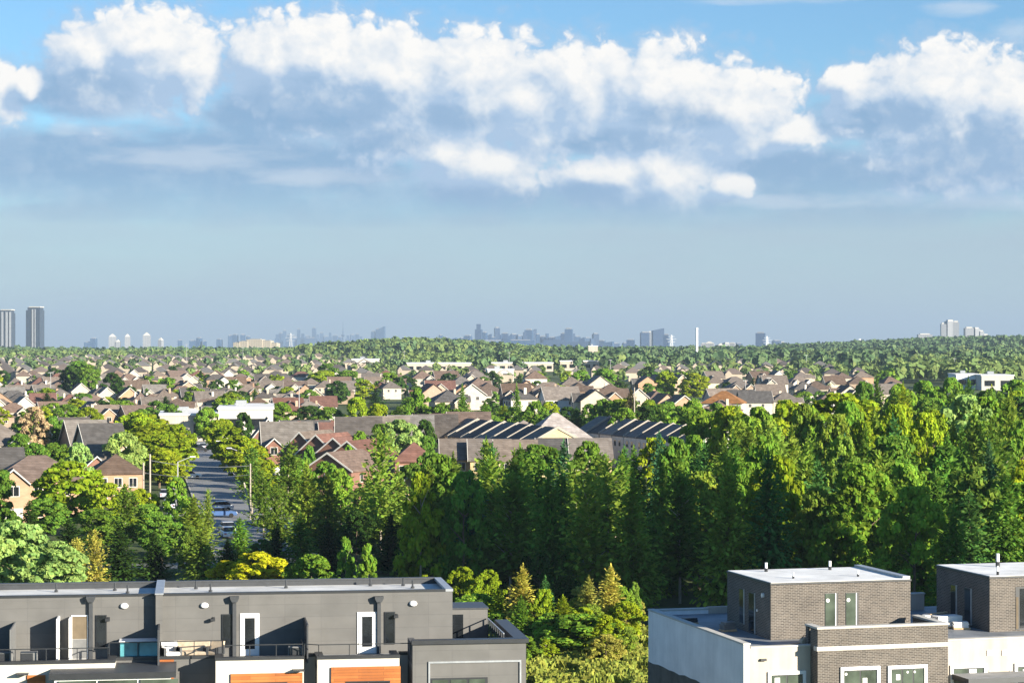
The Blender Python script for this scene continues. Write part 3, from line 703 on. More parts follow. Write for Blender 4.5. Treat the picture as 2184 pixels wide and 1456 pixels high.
pallet(rx(2050, 1.6), 1.6, .9, .7, .3, 'low stack of white boards in the shade of the second penthouse', white_pt, -.3)
pallet(-.9, 4.0, .8, .6, .4, 'grey stack by the shaded side door of the first penthouse', ac_mt, .2)
pallet(-1.9, 7.4, .9, .5, .25, 'dark stack of sheets along the shaded left parapet', dark_mt, .1)
for (x, t, l, rz, lab) in ((2000, 3.2, 1.6, .5, 'loose timber plank leaning across the wrapped stack of boards'), (1690, -2.2, 1.3, .2, 'short timber offcut lying in front of the first penthouse corner')):
    a = thing('timber_plank', lab, 'plank', onR(rx(x, t), t, ZD + (.66 if x == 2000 else .0)), RF.yaw + rz, 'building materials on the roof')
    b = MB(); b.box(-l/2, l/2, -.1, .1, .003, .05, M('raw_timber', (.42,.30,.18), .9, .3, 4)); b.build('plank', a)
a = thing('tool_bag', 'tan and black tool bag on the roof edge beside the brick parapet', 'bag', onR(rx(1716, -2.4), -2.4), RF.yaw + .3)
b = MB(); b.extr([(-.3, 0), (.3, 0), (.26, .3), (.1, .42), (-.14, .4), (-.28, .26)], 'y', -.14, .14, beige_fb); b.build('bag_body', a, bevel=.02)
b = MB(); b.bar((-.2, 0, .38), (0, 0, .55), .02, black_mt, 5); b.bar((0, 0, .55), (.2, 0, .36), .02, black_mt, 5); b.build('strap', a)
a = thing('tarpaulin', 'black folded tarpaulin lying on the roof edge by the penthouse corner', 'tarpaulin', onR(rx(1698, -2.5), -2.5), RF.yaw)
b = MB(); b.extr([(-.6, .0), (.6, 0), (.5, .07), (.2, .14), (-.1, .1), (-.5, .06)], 'y', -.25, .25, black_mt); b.build('folded_sheet', a)
# ================================================================ trees: crown and trunk meshes, shared by copies
leaf_m = FOL('leaves', .42); needle_m = FOL('needles', .32)
bark_m = M('bark', (.13,.095,.065), .95, .35, 2, detail=8); pale_bark = M('pale_bark', (.30,.25,.19), .95, .3, 2, detail=8)
def quads(C, U_, V_, name, mat):
    """one small quad (with a bent middle) per row: centre C, half axes U_, V_"""
    n = len(C); v = np.empty((n * 4, 3))
    v[0::4] = C - U_ - V_; v[1::4] = C + U_ - V_; v[2::4] = C + U_ + V_; v[3::4] = C - U_ + V_
    me = bpy.data.meshes.new(name); me.vertices.add(n * 4); me.vertices.foreach_set('co', v.ravel())
    me.loops.add(n * 4); me.loops.foreach_set('vertex_index', np.arange(n * 4, dtype=np.int32))
    me.polygons.add(n); me.polygons.foreach_set('loop_start', np.arange(0, n * 4, 4, dtype=np.int32))
    me.materials.append(mat); me.update(calc_edges=True); return me
def unit(a): return a / (np.linalg.norm(a, axis=1, keepdims=True) + 1e-9)
def leafset(C, N, size, g, asp=.75):
    n = len(C); N = unit(N); T = unit(np.cross(N, g.normal(size=(n, 3)))); B = np.cross(N, T)
    s = size * g.uniform(.6, 1.35, (n, 1)); return C, T * s, B * s * asp
def round_pts(g, h, r, z0, ncl, nl, leaf, prof, csize=.30, droop=0.0):
    """leaf clumps in the shell of an uneven crown; prof(zn) gives the crown's half width, 0..1"""
    Cs, Ns = [], []
    lob = g.uniform(0, 6.28, 6)
    for i in range(ncl):
        zn = (i + g.uniform(.1, .9)) / ncl; zn = min(.985, zn ** .85)
        th = g.uniform(0, 6.28); rr = r * prof(zn) * (1 + .18 * math.sin(2 * th + lob[0]) + .14 * math.sin(3 * th + lob[1] + 3 * zn)) * math.sqrt(g.uniform(.25, 1.0))
        c = np.array([rr * math.cos(th), rr * math.sin(th), z0 + (h - z0) * zn])
        cr = csize * r * g.uniform(.6, 1.25) * (.55 + .45 * prof(zn)); m = int(nl * g.uniform(.6, 1.3) * (cr / (csize * r)) ** 1.3) + 6
        d = unit(g.normal(size=(m, 3))); d[:, 2] = np.where(d[:, 2] < -.35, -d[:, 2], d[:, 2])
        rad = cr * g.uniform(.55, 1.08, (m, 1))
        p = c + d * rad * np.array([1, 1, .8]); p[:, 2] = np.minimum(p[:, 2], h)
        Cs.append(p); Ns.append(d + g.normal(size=(m, 3)) * .55 + np.array([0, 0, .25]))
    C = np.concatenate(Cs); N = np.concatenate(Ns); return leafset(C, N, leaf, g)
def conifer_pts(g, h, r, z0, lv, nb, seg, wid, droop, power=.8, gap=0.0, ragged=.3):
    C, U_, V_ = [], [], []
    for i in range(lv):
        zn = (i + g.uniform(0, 1)) / lv; L0 = r * (1 - zn) ** power + .12 * r * (1 - zn) + .05
        if g.random() < gap: continue
        n = max(3, int(nb * (.45 + .55 * (1 - zn)))); ph = g.uniform(0, 6.28)
        for k in range(n):
            th = ph + 6.283 * k / n + g.uniform(-.4, .4); L_ = L0 * g.uniform(1 - ragged, 1 + ragged)
            z = z0 + (h - z0) * zn + g.uniform(-.2, .2); d = np.array([math.cos(th), math.sin(th), 0])
            sl_ = droop * g.uniform(.5, 1.4) * (1.1 - zn) + (-.5 * zn)
            m = max(2, int(seg * L_ / r + 1.5))
            for q in range(m):
                f = (q + g.uniform(.3, .9)) / m; pz = z - sl_ * L_ * f + .18 * L_ * f * f * (1 if droop > 0 else 0)
                c = d * L_ * f + np.array([0, 0, pz]) + g.normal(size=3) * .09 * r * .4
                t = np.array([-d[1], d[0], 0]) * wid * g.uniform(.55, 1.25) * (1.15 - .55 * f)
                a = (d * .9 + np.array([0, 0, -sl_ * .9 + g.uniform(-.45, .35)])); a = a / np.linalg.norm(a) * L_ / m * .62
                tw = g.uniform(-.6, .6); t = t + np.array([0, 0, np.linalg.norm(t) * tw])
                C.append(c); U_.append(a); V_.append(t)
    # leader
    for q in range(5):
        C.append(np.array([g.normal() * .03, g.normal() * .03, h - .12 * q * (h - z0) / 8])); U_.append(np.array([0, 0, .5])); th = g.uniform(0, 6.28); V_.append(np.array([math.cos(th), math.sin(th), 0]) * wid * .4)
    return np.array(C), np.array(U_), np.array(V_)
def trunk_mesh(h, r, mat, g, limbs=0, lz=.45, ll=.3, bend=.02):
    b = MB(); p = Vector((0, 0, -.3)); n = 5
    for k in range(n):
        q = Vector((g.normal() * bend * h * .3, g.normal() * bend * h * .3, h * (k + 1) / n)); b.bar(p, q, r * (1 - k / n) ** .8 + .01, mat, 6, r * (1 - (k + 1) / n) ** .8 + .01); p = q
    for k in range(limbs):
        th = g.uniform(0, 6.28); z = h * g.uniform(lz, .85); L_ = h * ll * g.uniform(.5, 1)
        b.bar((0, 0, z), (L_ * math.cos(th), L_ * math.sin(th), z + L_ * .6), r * .4, mat, 5, .02)
    return b.data('trunk')
P_ROUND = lambda z: math.sqrt(max(0, 1 - (2 * z - .92) ** 2 * .95)) if z < .98 else .15
P_OVAL = lambda z: math.sin(math.pi * min(.97, .18 + z * .80)) ** .7
P_COL = lambda z: (.55 + .45 * math.sin(math.pi * min(1, z * 1.1))) * (1 - z) ** .35
PROTO = {}
def proto(kind, n, f):
    PROTO[kind] = []
    for i in range(n):
        g = np.random.default_rng(hash_(kind) + i * 17); PROTO[kind].append(f(g))
def hash_(s): return sum((i + 1) * ord(c) for i, c in enumerate(s))
# every prototype is 10 m tall with a crown 3.5 m in half width
H0, R0 = 10.0, 3.5
proto('round', 4, lambda g: (quads(*round_pts(g, H0, R0, 1.9, 80, 140, .19, P_ROUND, .26), 'crown', leaf_m), trunk_mesh(6.5, .22, bark_m, g, 5)))
proto('big', 2, lambda g: (quads(*round_pts(g, H0, R0, 1.2, 110, 120, .19, P_ROUND, .21), 'crown', leaf_m), trunk_mesh(7, .25, bark_m, g, 6)))
proto('oval', 3, lambda g: (quads(*round_pts(g, H0, R0, 1.2, 95, 120, .15, P_OVAL, .23), 'crown', leaf_m), trunk_mesh(8, .2, bark_m, g, 5)))
proto('poplar', 3, lambda g: (quads(*round_pts(g, H0, R0, .8, 70, 90, .20, P_COL, .26), 'crown', leaf_m), trunk_mesh(9, .18, pale_bark, g, 4)))
proto('spruce', 4, lambda g: (quads(*conifer_pts(g, H0, R0, .7, 42, 17, 8, .19, .42), 'crown', needle_m), trunk_mesh(9.6, .2, bark_m, g)))
proto('cedar', 3, lambda g: (quads(*conifer_pts(g, H0, R0, .5, 46, 17, 7, .23, .12, .82, 0, .45), 'crown', needle_m), trunk_mesh(9.4, .2, bark_m, g)))
proto('pine', 4, lambda g: (quads(*conifer_pts(g, H0, R0, 2.2, 34, 12, 7, .24, .02, .48, .16, .45), 'crown', needle_m), trunk_mesh(9.7, .17, pale_bark, g, 6, .3, .2)))
proto('lround', 3, lambda g: (quads(*round_pts(g, H0, R0, 1.3, 30, 26, .52, P_ROUND, .34), 'crown', leaf_m), trunk_mesh(6, .22, bark_m, g, 2)))
proto('lcon', 2, lambda g: (quads(*conifer_pts(g, H0, R0, .6, 13, 8, 2.4, .8, .3), 'crown', needle_m), trunk_mesh(9, .2, bark_m, g)))
TREES = []   # (empty, X, description, where, group)
def tree(kind, X, Y, h, wd, color, name, desc, where, cat='tree', group=None, jit=.14):
    ps = PROTO[kind]; cm, tm = ps[random.randrange(len(ps))]
    e = bpy.data.objects.new(name, None); COL.objects.link(e); e.empty_display_size = .5
    e.location = (X, Y, tz(X, Y) - .05); e.scale = (wd / (2 * R0), wd / (2 * R0), h / H0); e.rotation_euler = (random.uniform(-.03, .03), random.uniform(-.03, .03), random.uniform(0, 6.28))
    q = 1 + random.uniform(-jit, jit); hs = random.uniform(-jit, jit) * .6
    c = obj('crown', cm, e); c.color = (max(.004, color[0] * q * (1 + hs)), color[1] * q, max(.002, color[2] * q * (1 - hs)), 1)
    t = obj('trunk', tm, e)
    e['category'] = cat; e['group'] = group or where
    TREES.append((e, X, desc, where)); return e
def ptree(kind, x, ytop, Y, wpx, color, name, desc, where, **k):
    X, _, z = at(x, ytop, Y); return tree(kind, X, Y, max(2.0, z - tz(X, Y)), wpx / F * Y, color, name, desc, where, **k)
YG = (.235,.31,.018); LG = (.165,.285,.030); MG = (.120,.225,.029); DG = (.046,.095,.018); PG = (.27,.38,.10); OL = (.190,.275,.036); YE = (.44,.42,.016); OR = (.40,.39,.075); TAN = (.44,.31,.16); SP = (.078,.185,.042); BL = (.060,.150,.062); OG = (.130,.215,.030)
W = 'among the trees left of the road'
for a in [
 ('big', 30,1112,212,150,PG,'leafy_tree','pale green leafy tree'), ('big', 120,1155,200,150,PG,'leafy_tree','low pale green leafy tree'), ('big', -25,1140,203,130,PG,'leafy_tree','pale green leafy tree at the frame edge'),
 ('pine', 203,1132,217,56,OR,'pine_tree','rusty orange brown pine'), ('pine', 165,1150,221,46,OR,'pine_tree','rusty brown small pine'),
 ('round', 150,985,298,150,YG,'leafy_tree','large yellow green leafy tree'), ('round', 100,1062,288,95,MG,'leafy_tree','mid green leafy tree'), ('oval', 168,945,345,62,PG,'leafy_tree','pale green slim leafy tree'),
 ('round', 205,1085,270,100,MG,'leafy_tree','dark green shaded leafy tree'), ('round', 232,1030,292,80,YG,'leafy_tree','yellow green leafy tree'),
 ('pine', 268,1035,262,72,OG,'pine_tree','tall olive pine with bare lower trunk'), ('round', 318,1075,272,80,MG,'leafy_tree','mid green leafy tree'), ('round', 300,1042,292,70,YG,'leafy_tree','yellow green bushy tree'),
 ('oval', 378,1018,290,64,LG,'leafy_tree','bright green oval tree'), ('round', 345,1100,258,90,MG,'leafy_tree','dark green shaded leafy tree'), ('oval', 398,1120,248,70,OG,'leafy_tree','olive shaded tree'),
 ('cedar', 414,1058,264,96,OL,'conifer_tree','tall olive feathery conifer'), ('pine', 440,1044,276,30,OL,'conifer_tree','thin olive conifer'), ('spruce', 428,1130,236,90,OL,'conifer_tree','broad olive conifer'),
 ('spruce', 512,1104,252,86,LG,'spruce_tree','bright green spruce'), ('round', 548,1178,222,132,YE,'yellow_shrub','round golden yellow shrub'), ('round', 480,1195,226,70,YE,'yellow_shrub','low golden yellow shrub'),
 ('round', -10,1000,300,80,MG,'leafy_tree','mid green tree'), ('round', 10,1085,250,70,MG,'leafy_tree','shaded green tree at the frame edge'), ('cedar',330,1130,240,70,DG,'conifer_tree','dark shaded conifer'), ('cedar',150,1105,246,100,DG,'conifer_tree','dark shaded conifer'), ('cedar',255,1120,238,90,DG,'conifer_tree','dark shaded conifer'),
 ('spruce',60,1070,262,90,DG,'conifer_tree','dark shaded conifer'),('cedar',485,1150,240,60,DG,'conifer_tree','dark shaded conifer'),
 ('round', 42,925,425,60,MG,'leafy_tree','mid green tree'), ('round', 28,958,378,70,LG,'leafy_tree','light green tree'), ('round', 70,945,385,70,MG,'leafy_tree','mid green round tree'), ('round', 118,945,400,80,MG,'leafy_tree','dark green tree'),
 ('oval', 75,868,436,82,TAN,'blossom_tree','tall tan flowering tree'), ('round', 115,888,440,66,MG,'leafy_tree','mid green tree'), ('round', 262,922,372,84,PG,'leafy_tree','pale green leafy tree'), ('round',150,955,372,64,LG,'leafy_tree','light green tree'),
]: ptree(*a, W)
W = 'in the rows lining the road'
for a in [
 ('round', 292,880,462,92,YG), ('big', 330,905,430,150,YG), ('big', 356,922,412,112,YG), ('round', 340,955,392,90,YG), ('round', 362,968,384,74,YG), ('round', 300,925,425,90,YG), ('round', 380,905,470,62,YG),('round', 322,885,480,90,YG),
 ('big', 488,908,452,84,YG), ('big', 512,930,414,92,YG), ('round', 536,948,390,84,YG), ('round', 470,893,490,62,YG), ('round', 556,985,352,66,YG),('round', 542,975,372,60,YG), ('round', 452,900,540,50,LG),
]: ptree(*a, 'street_tree', 'yellow green spreading street tree', W)
W = 'in the grove right of the road'
for a in [
 ('pine', 538,955,332,62,OG,'pine_tree','tall olive pine'), ('pine', 562,1008,286,66,OG,'pine_tree','olive pine with a leaning pale trunk'), ('pine', 592,1035,266,66,OG,'pine_tree','olive pine with visible trunk'), ('pine', 612,948,300,84,OG,'pine_tree','tall dark olive pine'),
 ('cedar', 655,985,272,80,OL,'conifer_tree','tall olive green conifer'), ('oval', 635,975,330,70,LG,'leafy_tree','bright green leafy tree'), ('round', 695,985,305,80,LG,'leafy_tree','bright green leafy tree'), ('cedar', 705,1012,272,76,OL,'conifer_tree','olive green conifer'), ('round', 728,1000,300,66,LG,'leafy_tree','light green leafy tree'),
 ('spruce', 642,1095,236,92,MG,'spruce_tree','green spruce with drooping boughs'), ('round', 665,1182,217,92,LG,'leafy_bush','bright green bush'), ('poplar', 738,1146,212,52,LG,'young_poplar','slim bright green young poplar'), ('poplar', 788,1160,210,54,LG,'young_poplar','slim light green young poplar'),
 ('pine', 812,925,268,104,OL,'conifer_tree','tall yellow olive conifer with bare trunk'), ('cedar', 790,1010,280,70,OL,'conifer_tree','olive conifer'), ('cedar', 850,1000,282,80,OG,'conifer_tree','dark olive conifer'), ('oval', 770,1040,290,70,OG,'leafy_tree','olive shaded tree'),
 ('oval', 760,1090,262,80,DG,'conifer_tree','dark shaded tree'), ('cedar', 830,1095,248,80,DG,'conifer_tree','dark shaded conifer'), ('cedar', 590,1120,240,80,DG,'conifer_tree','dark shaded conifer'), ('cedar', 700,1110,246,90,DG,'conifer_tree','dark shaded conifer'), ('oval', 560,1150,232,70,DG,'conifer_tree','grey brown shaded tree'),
 ('round', 850,896,402,92,PG,'leafy_tree','pale green round tree'), ('round', 812,905,410,60,MG,'leafy_tree','green tree'), ('round', 765,920,398,40,LG,'leafy_tree','small bright green tree'), ('round', 905,895,420,52,DG,'leafy_tree','dark green tree'), ('round', 905,930,400,50,MG,'leafy_tree','dark green tree'),
 ('round', 520,880,492,42,DG,'leafy_tree','dark green egg shaped tree by the white hall'), ('round', 660,950,380,30,MG,'leafy_tree','small green tree'), ('round', 745,950,372,34,LG,'leafy_tree','small green tree'), ('round', 915,965,330,60,OG,'leafy_tree','olive tree'), ('round', 880,990,300,70,OG,'leafy_tree','olive tree'),
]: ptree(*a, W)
W = 'on the lot between townhouse blocks'
for a in [
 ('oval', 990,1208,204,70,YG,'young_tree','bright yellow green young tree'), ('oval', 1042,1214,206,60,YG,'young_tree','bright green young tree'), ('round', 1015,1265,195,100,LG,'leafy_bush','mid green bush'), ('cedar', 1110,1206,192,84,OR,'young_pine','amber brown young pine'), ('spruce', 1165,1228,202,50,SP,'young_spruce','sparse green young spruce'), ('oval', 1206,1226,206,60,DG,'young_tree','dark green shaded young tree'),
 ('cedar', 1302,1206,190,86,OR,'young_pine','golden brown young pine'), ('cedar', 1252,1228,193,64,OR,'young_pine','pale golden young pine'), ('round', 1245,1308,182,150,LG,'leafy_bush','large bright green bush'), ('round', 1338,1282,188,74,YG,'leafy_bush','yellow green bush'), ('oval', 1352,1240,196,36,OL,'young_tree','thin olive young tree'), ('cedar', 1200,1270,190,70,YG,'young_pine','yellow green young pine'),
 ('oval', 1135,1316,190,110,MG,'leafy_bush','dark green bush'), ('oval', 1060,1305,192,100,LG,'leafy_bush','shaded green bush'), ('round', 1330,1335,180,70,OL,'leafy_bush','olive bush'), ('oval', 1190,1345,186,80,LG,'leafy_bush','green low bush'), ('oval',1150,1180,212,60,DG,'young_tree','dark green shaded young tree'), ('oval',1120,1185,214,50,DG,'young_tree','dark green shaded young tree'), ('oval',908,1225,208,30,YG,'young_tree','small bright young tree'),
]: ptree(*a, W)
lg = random.Random(44)
for k in range(26):
    Y = lg.uniform(176, 205); x = lg.uniform(1100, 1355) if Y < 190 else lg.uniform(960, 1355); X = (x - 1092) / F * Y
    kd = lg.choice(['oval', 'poplar', 'cedar', 'round', 'oval']); c, ds = lg.choice([(YG, 'yellow green'), (YG, 'yellow green'), (LG, 'bright green'), (OL, 'olive'), (OR, 'golden')])
    tree(kd, X, Y, lg.uniform(1.8, 4.6), lg.uniform(1.5, 3.0), c, 'wild_shrub', ds + ' wild shrub', W)
# ---- the forest on the right: seven ranks of trees, the ground rising slightly behind
rg = random.Random(21)
ranks = [(216, 1010, 'front rank of the forest'), (228, 985, 'second rank of the forest'), (242, 958, 'third rank of the forest'), (258, 935, 'fourth rank of the forest'), (276, 915, 'fifth rank of the forest'), (296, 896, 'sixth rank of the forest'), (322, 878, 'back rank of the forest')]
for ri, (Y, yt, wh) in enumerate(ranks):
    x0 = [895, 900, 925, 960, 1030, 1400, 1560][ri]; x = x0 + rg.uniform(0, 20)
    while x < 2230:
        Yj = Y + rg.uniform(-4, 4); f = (x - 900) / 1300
        # canopy outline: lower at the left, with the line of the photograph's tops
        top = yt + (28 * (1 - f) - 14) + rg.gauss(0, 17) + (16 if ri > 3 and x < 1500 else 0)
        if x > 1880 and ri < 2: top += 40
        if x < 1560: top = max(top, 940 + (10 - x / 100) * 2 + rg.uniform(-14, 14))
        k = rg.random(); near = ri < 3
        if ri >= 5: kind, col, nm, ds = (('oval', rg.choice([OL, LG, YG]), 'leafy_tree', 'sunlit green leafy tree') if k < .6 else ('cedar', OL, 'conifer_tree', 'olive green conifer'))
        elif k < .27: kind, col, nm, ds = 'cedar', rg.choice([OG, MG, OL]), 'conifer_tree', 'feathery olive conifer'
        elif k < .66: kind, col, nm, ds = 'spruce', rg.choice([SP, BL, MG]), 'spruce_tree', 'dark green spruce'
        elif k < .78: kind, col, nm, ds = 'pine', rg.choice([OG, OL]), 'pine_tree', 'olive pine'
        elif k < .80: kind, col, nm, ds = 'poplar', rg.choice([OL, LG, YG]), 'leafy_tree', 'slim upright green tree'
        else: kind, col, nm, ds = rg.choice(['oval', 'oval', 'round']), rg.choice([MG, LG, YG, OL]), 'leafy_tree', 'rounded green leafy tree'
        wm = rg.uniform(4.6, 7.0) if kind not in ('oval', 'round') else rg.uniform(5.0, 8.2)
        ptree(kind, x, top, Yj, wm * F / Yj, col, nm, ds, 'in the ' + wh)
        x += wm * F / Y * rg.uniform(.62, .92)
for a in [('big', 1790,842,352,200,YG,'willow_tree','broad yellow green willow'), ('big', 1680,856,350,120,YG,'willow_tree','yellow green willow'), ('big', 1915,866,346,150,YG,'willow_tree','low yellow green willow'), ('big', 2050,845,330,150,PG,'leafy_tree','big pale silvery green tree'), ('big', 2110,850,336,120,LG,'leafy_tree','big light green tree'), ('round', 1560,868,352,100,YG,'leafy_tree','yellow green tree'), ('round', 1620,870,346,100,LG,'leafy_tree','light green tree'), ('oval', 2160,890,318,90,OL,'leafy_tree','olive green tree'), ('round',1500,876,360,90,LG,'leafy_tree','light green tree'),
          ('oval',1950,1040,206,150,LG,'leafy_tree','tall bright green tree beside the brick penthouses'), ('spruce',2030,1075,203,110,MG,'spruce_tree','green spruce beside the brick penthouses'), ('spruce',2150,1010,206,130,MG,'spruce_tree','tall green spruce at the frame edge')]:
    ptree(*a, 'along the sunlit edge of the forest')
# ---- belt of trees behind the rowhouses
rg = random.Random(5)
for (xa, xb, Y, yt, js) in ((700, 1560, 520, 864, 7), (860, 1330, 545, 858, 6), (1330, 1560, 470, 872, 6), (1320, 1480, 500, 856, 6), (1840, 2190, 500, 818, 10), (1860, 2190, 440, 834, 10), (1980, 2190, 420, 842, 8)):
    x = xa
    while x < xb:
        wm = rg.uniform(6, 10); c = rg.choice([MG, MG, LG, YG, DG, OG, LG])
        ptree(rg.choice(['round', 'round', 'oval', 'cedar']), x, yt + rg.gauss(0, js), Y + rg.uniform(-12, 12), wm * F / Y, c, 'leafy_tree', {MG: 'mid green', LG: 'light green', YG: 'yellow green', DG: 'dark green', OG: 'olive'}[c] + ' tree', 'in the belt of trees behind the rowhouses')
        x += wm * F / Y * rg.uniform(.5, .8)
for a in [('cedar', 1345,828,500,60,(.10,.09,.04),'conifer_tree','grey olive bare looking tree'), ('spruce', 985,822,520,50,MG,'spruce_tree','tall mid green spruce'), ('spruce', 1105,820,520,40,MG,'spruce_tree','tall green spruce'), ('oval', 890,828,540,60,LG,'leafy_tree','light green tree')]:
    ptree(*a, 'in the belt of trees behind the rowhouses')
# weeds on the lot
g = np.random.default_rng(4); n = 26000
px_ = g.uniform(-4, 13.5, n); py_ = g.uniform(157, 200, n); hgt = g.uniform(.15, .75, n) * (.5 + .8 * (np.sin(px_ * .9 + 1.3) * np.sin(py_ * .45) > -.2))
C = np.stack([px_, py_, hgt * .5], 1); lean = g.normal(size=(n, 3)) * .35; lean[:, 2] = 1; U_ = unit(lean) * (hgt * .5)[:, None]; th = g.uniform(0, 6.28, n); V_ = np.stack([np.cos(th), np.sin(th), 0 * th], 1) * g.uniform(.05, .16, (n, 1))
tag(obj('weeds', quads(C, U_, V_, 'weeds', FOL('weed_leaves', .35, False, (.24,.27,.05), .3))), kind='stuff')
# ================================================================ houses
wall_m = BR('house_brick', (1.0,1.0,1.0), (.86,.84,.82), (.95,.93,.9), bw=.5, bh=.18, ms=.02, objcol=True, var=.35)
roof_m = BR('roof_shingles', (1.05,1.0,.95), (.80,.74,.68), (.66,.62,.58), bw=.9, bh=.35, ms=.03, objcol=True, var=.6, rough=.9)
trim_m = M('white_trim', (.50,.47,.42), .6, .08, 2)
ROOFC = {'brown': (.135,.100,.083), 'grey brown': (.150,.130,.115), 'dark grey': (.080,.076,.074), 'grey': (.155,.146,.136), 'red brown': (.140,.075,.060), 'dark brown': (.110,.080,.062), 'orange brown': (.25,.12,.045), 'pale grey': (.30,.275,.265)}
WALLC = {'cream': (.43,.37,.29), 'tan brick': (.33,.24,.17), 'orange brick': (.33,.21,.135), 'pale stucco': (.45,.41,.35), 'red brick': (.20,.105,.075), 'white': (.50,.47,.43), 'yellow stucco': (.46,.36,.20)}
fire_m = M('fire_wall', (.27,.24,.20), .8, .1, 2)
def gable(b, x0, x1, y0, y1, z, zr, mat, axis, ov=.4, th=.2, trim=None, tt=0.0):
    if axis == 'y': c = (x0 + x1) / 2; a = (x1 - x0) / 2 + ov; e0, e1 = y0 - ov, y1 + ov
    else: c = (y0 + y1) / 2; a = (y1 - y0) / 2 + ov; e0, e1 = x0 - ov, x1 + ov
    zd = z - ov * (zr - z) / (a - ov)
    pts = [(c - a, zd), (c, zr), (c + a, zd), (c + a, zd + th), (c, zr + th), (c - a, zd + th)]
    b.extr(pts, axis, e0, e1, mat)
    if trim is not None:
        q = [(c - a - .02, zd - .04), (c, zr - .06), (c + a + .02, zd - .04), (c + a + .02, zd + th + .02 + tt), (c, zr + th + .03 + tt), (c - a - .02, zd + th + .02 + tt)]
        b.extr(q, axis, e0 - .08 - tt * .4, e0 - .003, trim)
def hip(b, x0, x1, y0, y1, z, zr, mat, ov=.45):
    x0 -= ov; x1 += ov; y0 -= ov; y1 += ov; w, d = x1 - x0, y1 - y0; cx, cy = (x0 + x1) / 2, (y0 + y1) / 2
    if w >= d: A = (x0 + d / 2, cy, zr); B = (x1 - d / 2, cy, zr)
    else: A = (cx, y0 + w / 2, zr); B = (cx, y1 - w / 2, zr)
    P = [(x0, y0), (x1, y0), (x1, y1), (x0, y1)]; lo = [(*p, z) for p in P]; hi = [(*p, z + .18) for p in P]
    for k in range(4): j = (k + 1) % 4; b.poly([lo[k], lo[j], hi[j], hi[k]], mat)
    b.poly(lo[::-1], mat)
    if w >= d: b.poly([hi[0], hi[1], B, A], mat); b.poly([hi[1], hi[2], B], mat); b.poly([hi[2], hi[3], A, B], mat); b.poly([hi[3], hi[0], A], mat)
    else: b.poly([hi[0], hi[1], A], mat); b.poly([hi[1], hi[2], B, A], mat); b.poly([hi[2], hi[3], B], mat); b.poly([hi[3], hi[0], A, B], mat)
def gwall(b, x0, x1, y0, y1, z, zr, axis, mat):
    if axis == 'y': b.extr([(x0, 0), (x1, 0), (x1, z), ((x0 + x1) / 2, zr - .05), (x0, z)], 'y', y0, y1, mat)
    else: b.extr([(y0, 0), (y1, 0), (y1, z), ((y0 + y1) / 2, zr - .05), (y0, z)], 'x', x0, x1, mat)
_WIN = {}
def win_data(w, h, side):
    k = (w, h, side)
    if k not in _WIN:
        b = MB(); P = (lambda u0, u1, v0, v1, z0, z1, m: b.box(u0, u1, v0, v1, z0, z1, m)) if side == 'y' else (lambda u0, u1, v0, v1, z0, z1, m: b.box(v0, v1, u0, u1, z0, z1, m))
        P(-w/2, w/2, -.06, -.01, -h/2, h/2, trim_m); P(-w/2 + .1, -.04, -.085, -.062, -h/2 + .1, h/2 - .1, glass_dk); P(.04, w/2 - .1, -.085, -.062, -h/2 + .1, h/2 - .1, glass_dk)
        _WIN[k] = b.data('window')
    return _WIN[k]
VAR = {}
def variant(w, d, hw, zr, roof, wing, chim):
    """meshes of one house type: wall, roof, window spots, door, garage, chimney"""
    key = (w, d, hw, zr, roof, wing, chim)
    if key in VAR: return VAR[key]
    x0, x1, y0, y1 = -w/2, w/2, 0, d; W_, Rf = MB(), MB(); tr = MB()
    if roof == 'hip': W_.box(x0, x1, y0, y1, -1.0, hw, wall_m); hip(Rf, x0, x1, y0, y1, hw + .003, zr, roof_m)
    else:
        gwall(W_, x0, x1, y0, y1, hw, zr, roof, wall_m); gable(Rf, x0, x1, y0, y1, hw, zr, roof_m, roof, ov=.05 if wing == 'P' else .4, trim=fire_m if wing == 'P' else trim_m, tt=.22 if wing == 'P' else 0)
    wins = []; doors = []
    def front(u, z, y=0, ww=1.3, hh=1.5): wins.append(('y', (u, y, z), ww, hh, 0))
    wings = {'L': [(-w*.28, w*.36)], 'R': [(w*.28, w*.36)], '2': [(-w*.30, w*.30), (w*.28, w*.36)], 'B': [(0, w*.55)], '': [], 'P': []}[wing]
    for (c, ww) in wings:
        a0, a1 = c - ww/2, c + ww/2; zz = hw + ww * .42
        W_.extr([(a0, -.5), (a1, -.5), (a1, hw - .25), (c, zz - .35), (a0, hw - .25)], 'y', -1.9, -.004, wall_m)
        gable(Rf, a0, a1, -1.9, d * .42, hw - .2, zz - .1, roof_m, 'y', .3, .16, trim=trim_m)
        front(c, hw - 1.2, -1.9, min(1.7, ww * .5)); doors.append((c, ww))
    free = [u for u in (-w*.3, 0, w*.3) if all(abs(u - c) > ww/2 + .4 for c, ww in wings)]
    for u in free: front(u, hw - 1.3); front(u, 1.4)
    for y in (d * .3, d * .7):
        wins.append(('xr', (x1, y, hw - 1.3), 1.1, 1.4, 0)); wins.append(('xl', (x0, y, hw - 1.3), 1.1, 1.4, 0))
    for u in (-w*.28, w*.25): wins.append(('yb', (u, d, hw - 1.3), 1.3, 1.4, 0)); wins.append(('yb', (u, d, 1.4), 1.6, 1.5, 0))
    ch = None
    if chim: b = MB(); b.box(w*.22, w*.22 + .7, d*.55, d*.55 + .9, hw, zr + .25, wall_m); ch = b.data('chimney')
    VAR[key] = (W_.data('wall'), Rf.data('roof'), wins, doors, ch); return VAR[key]
HOUSES = []
GD = None
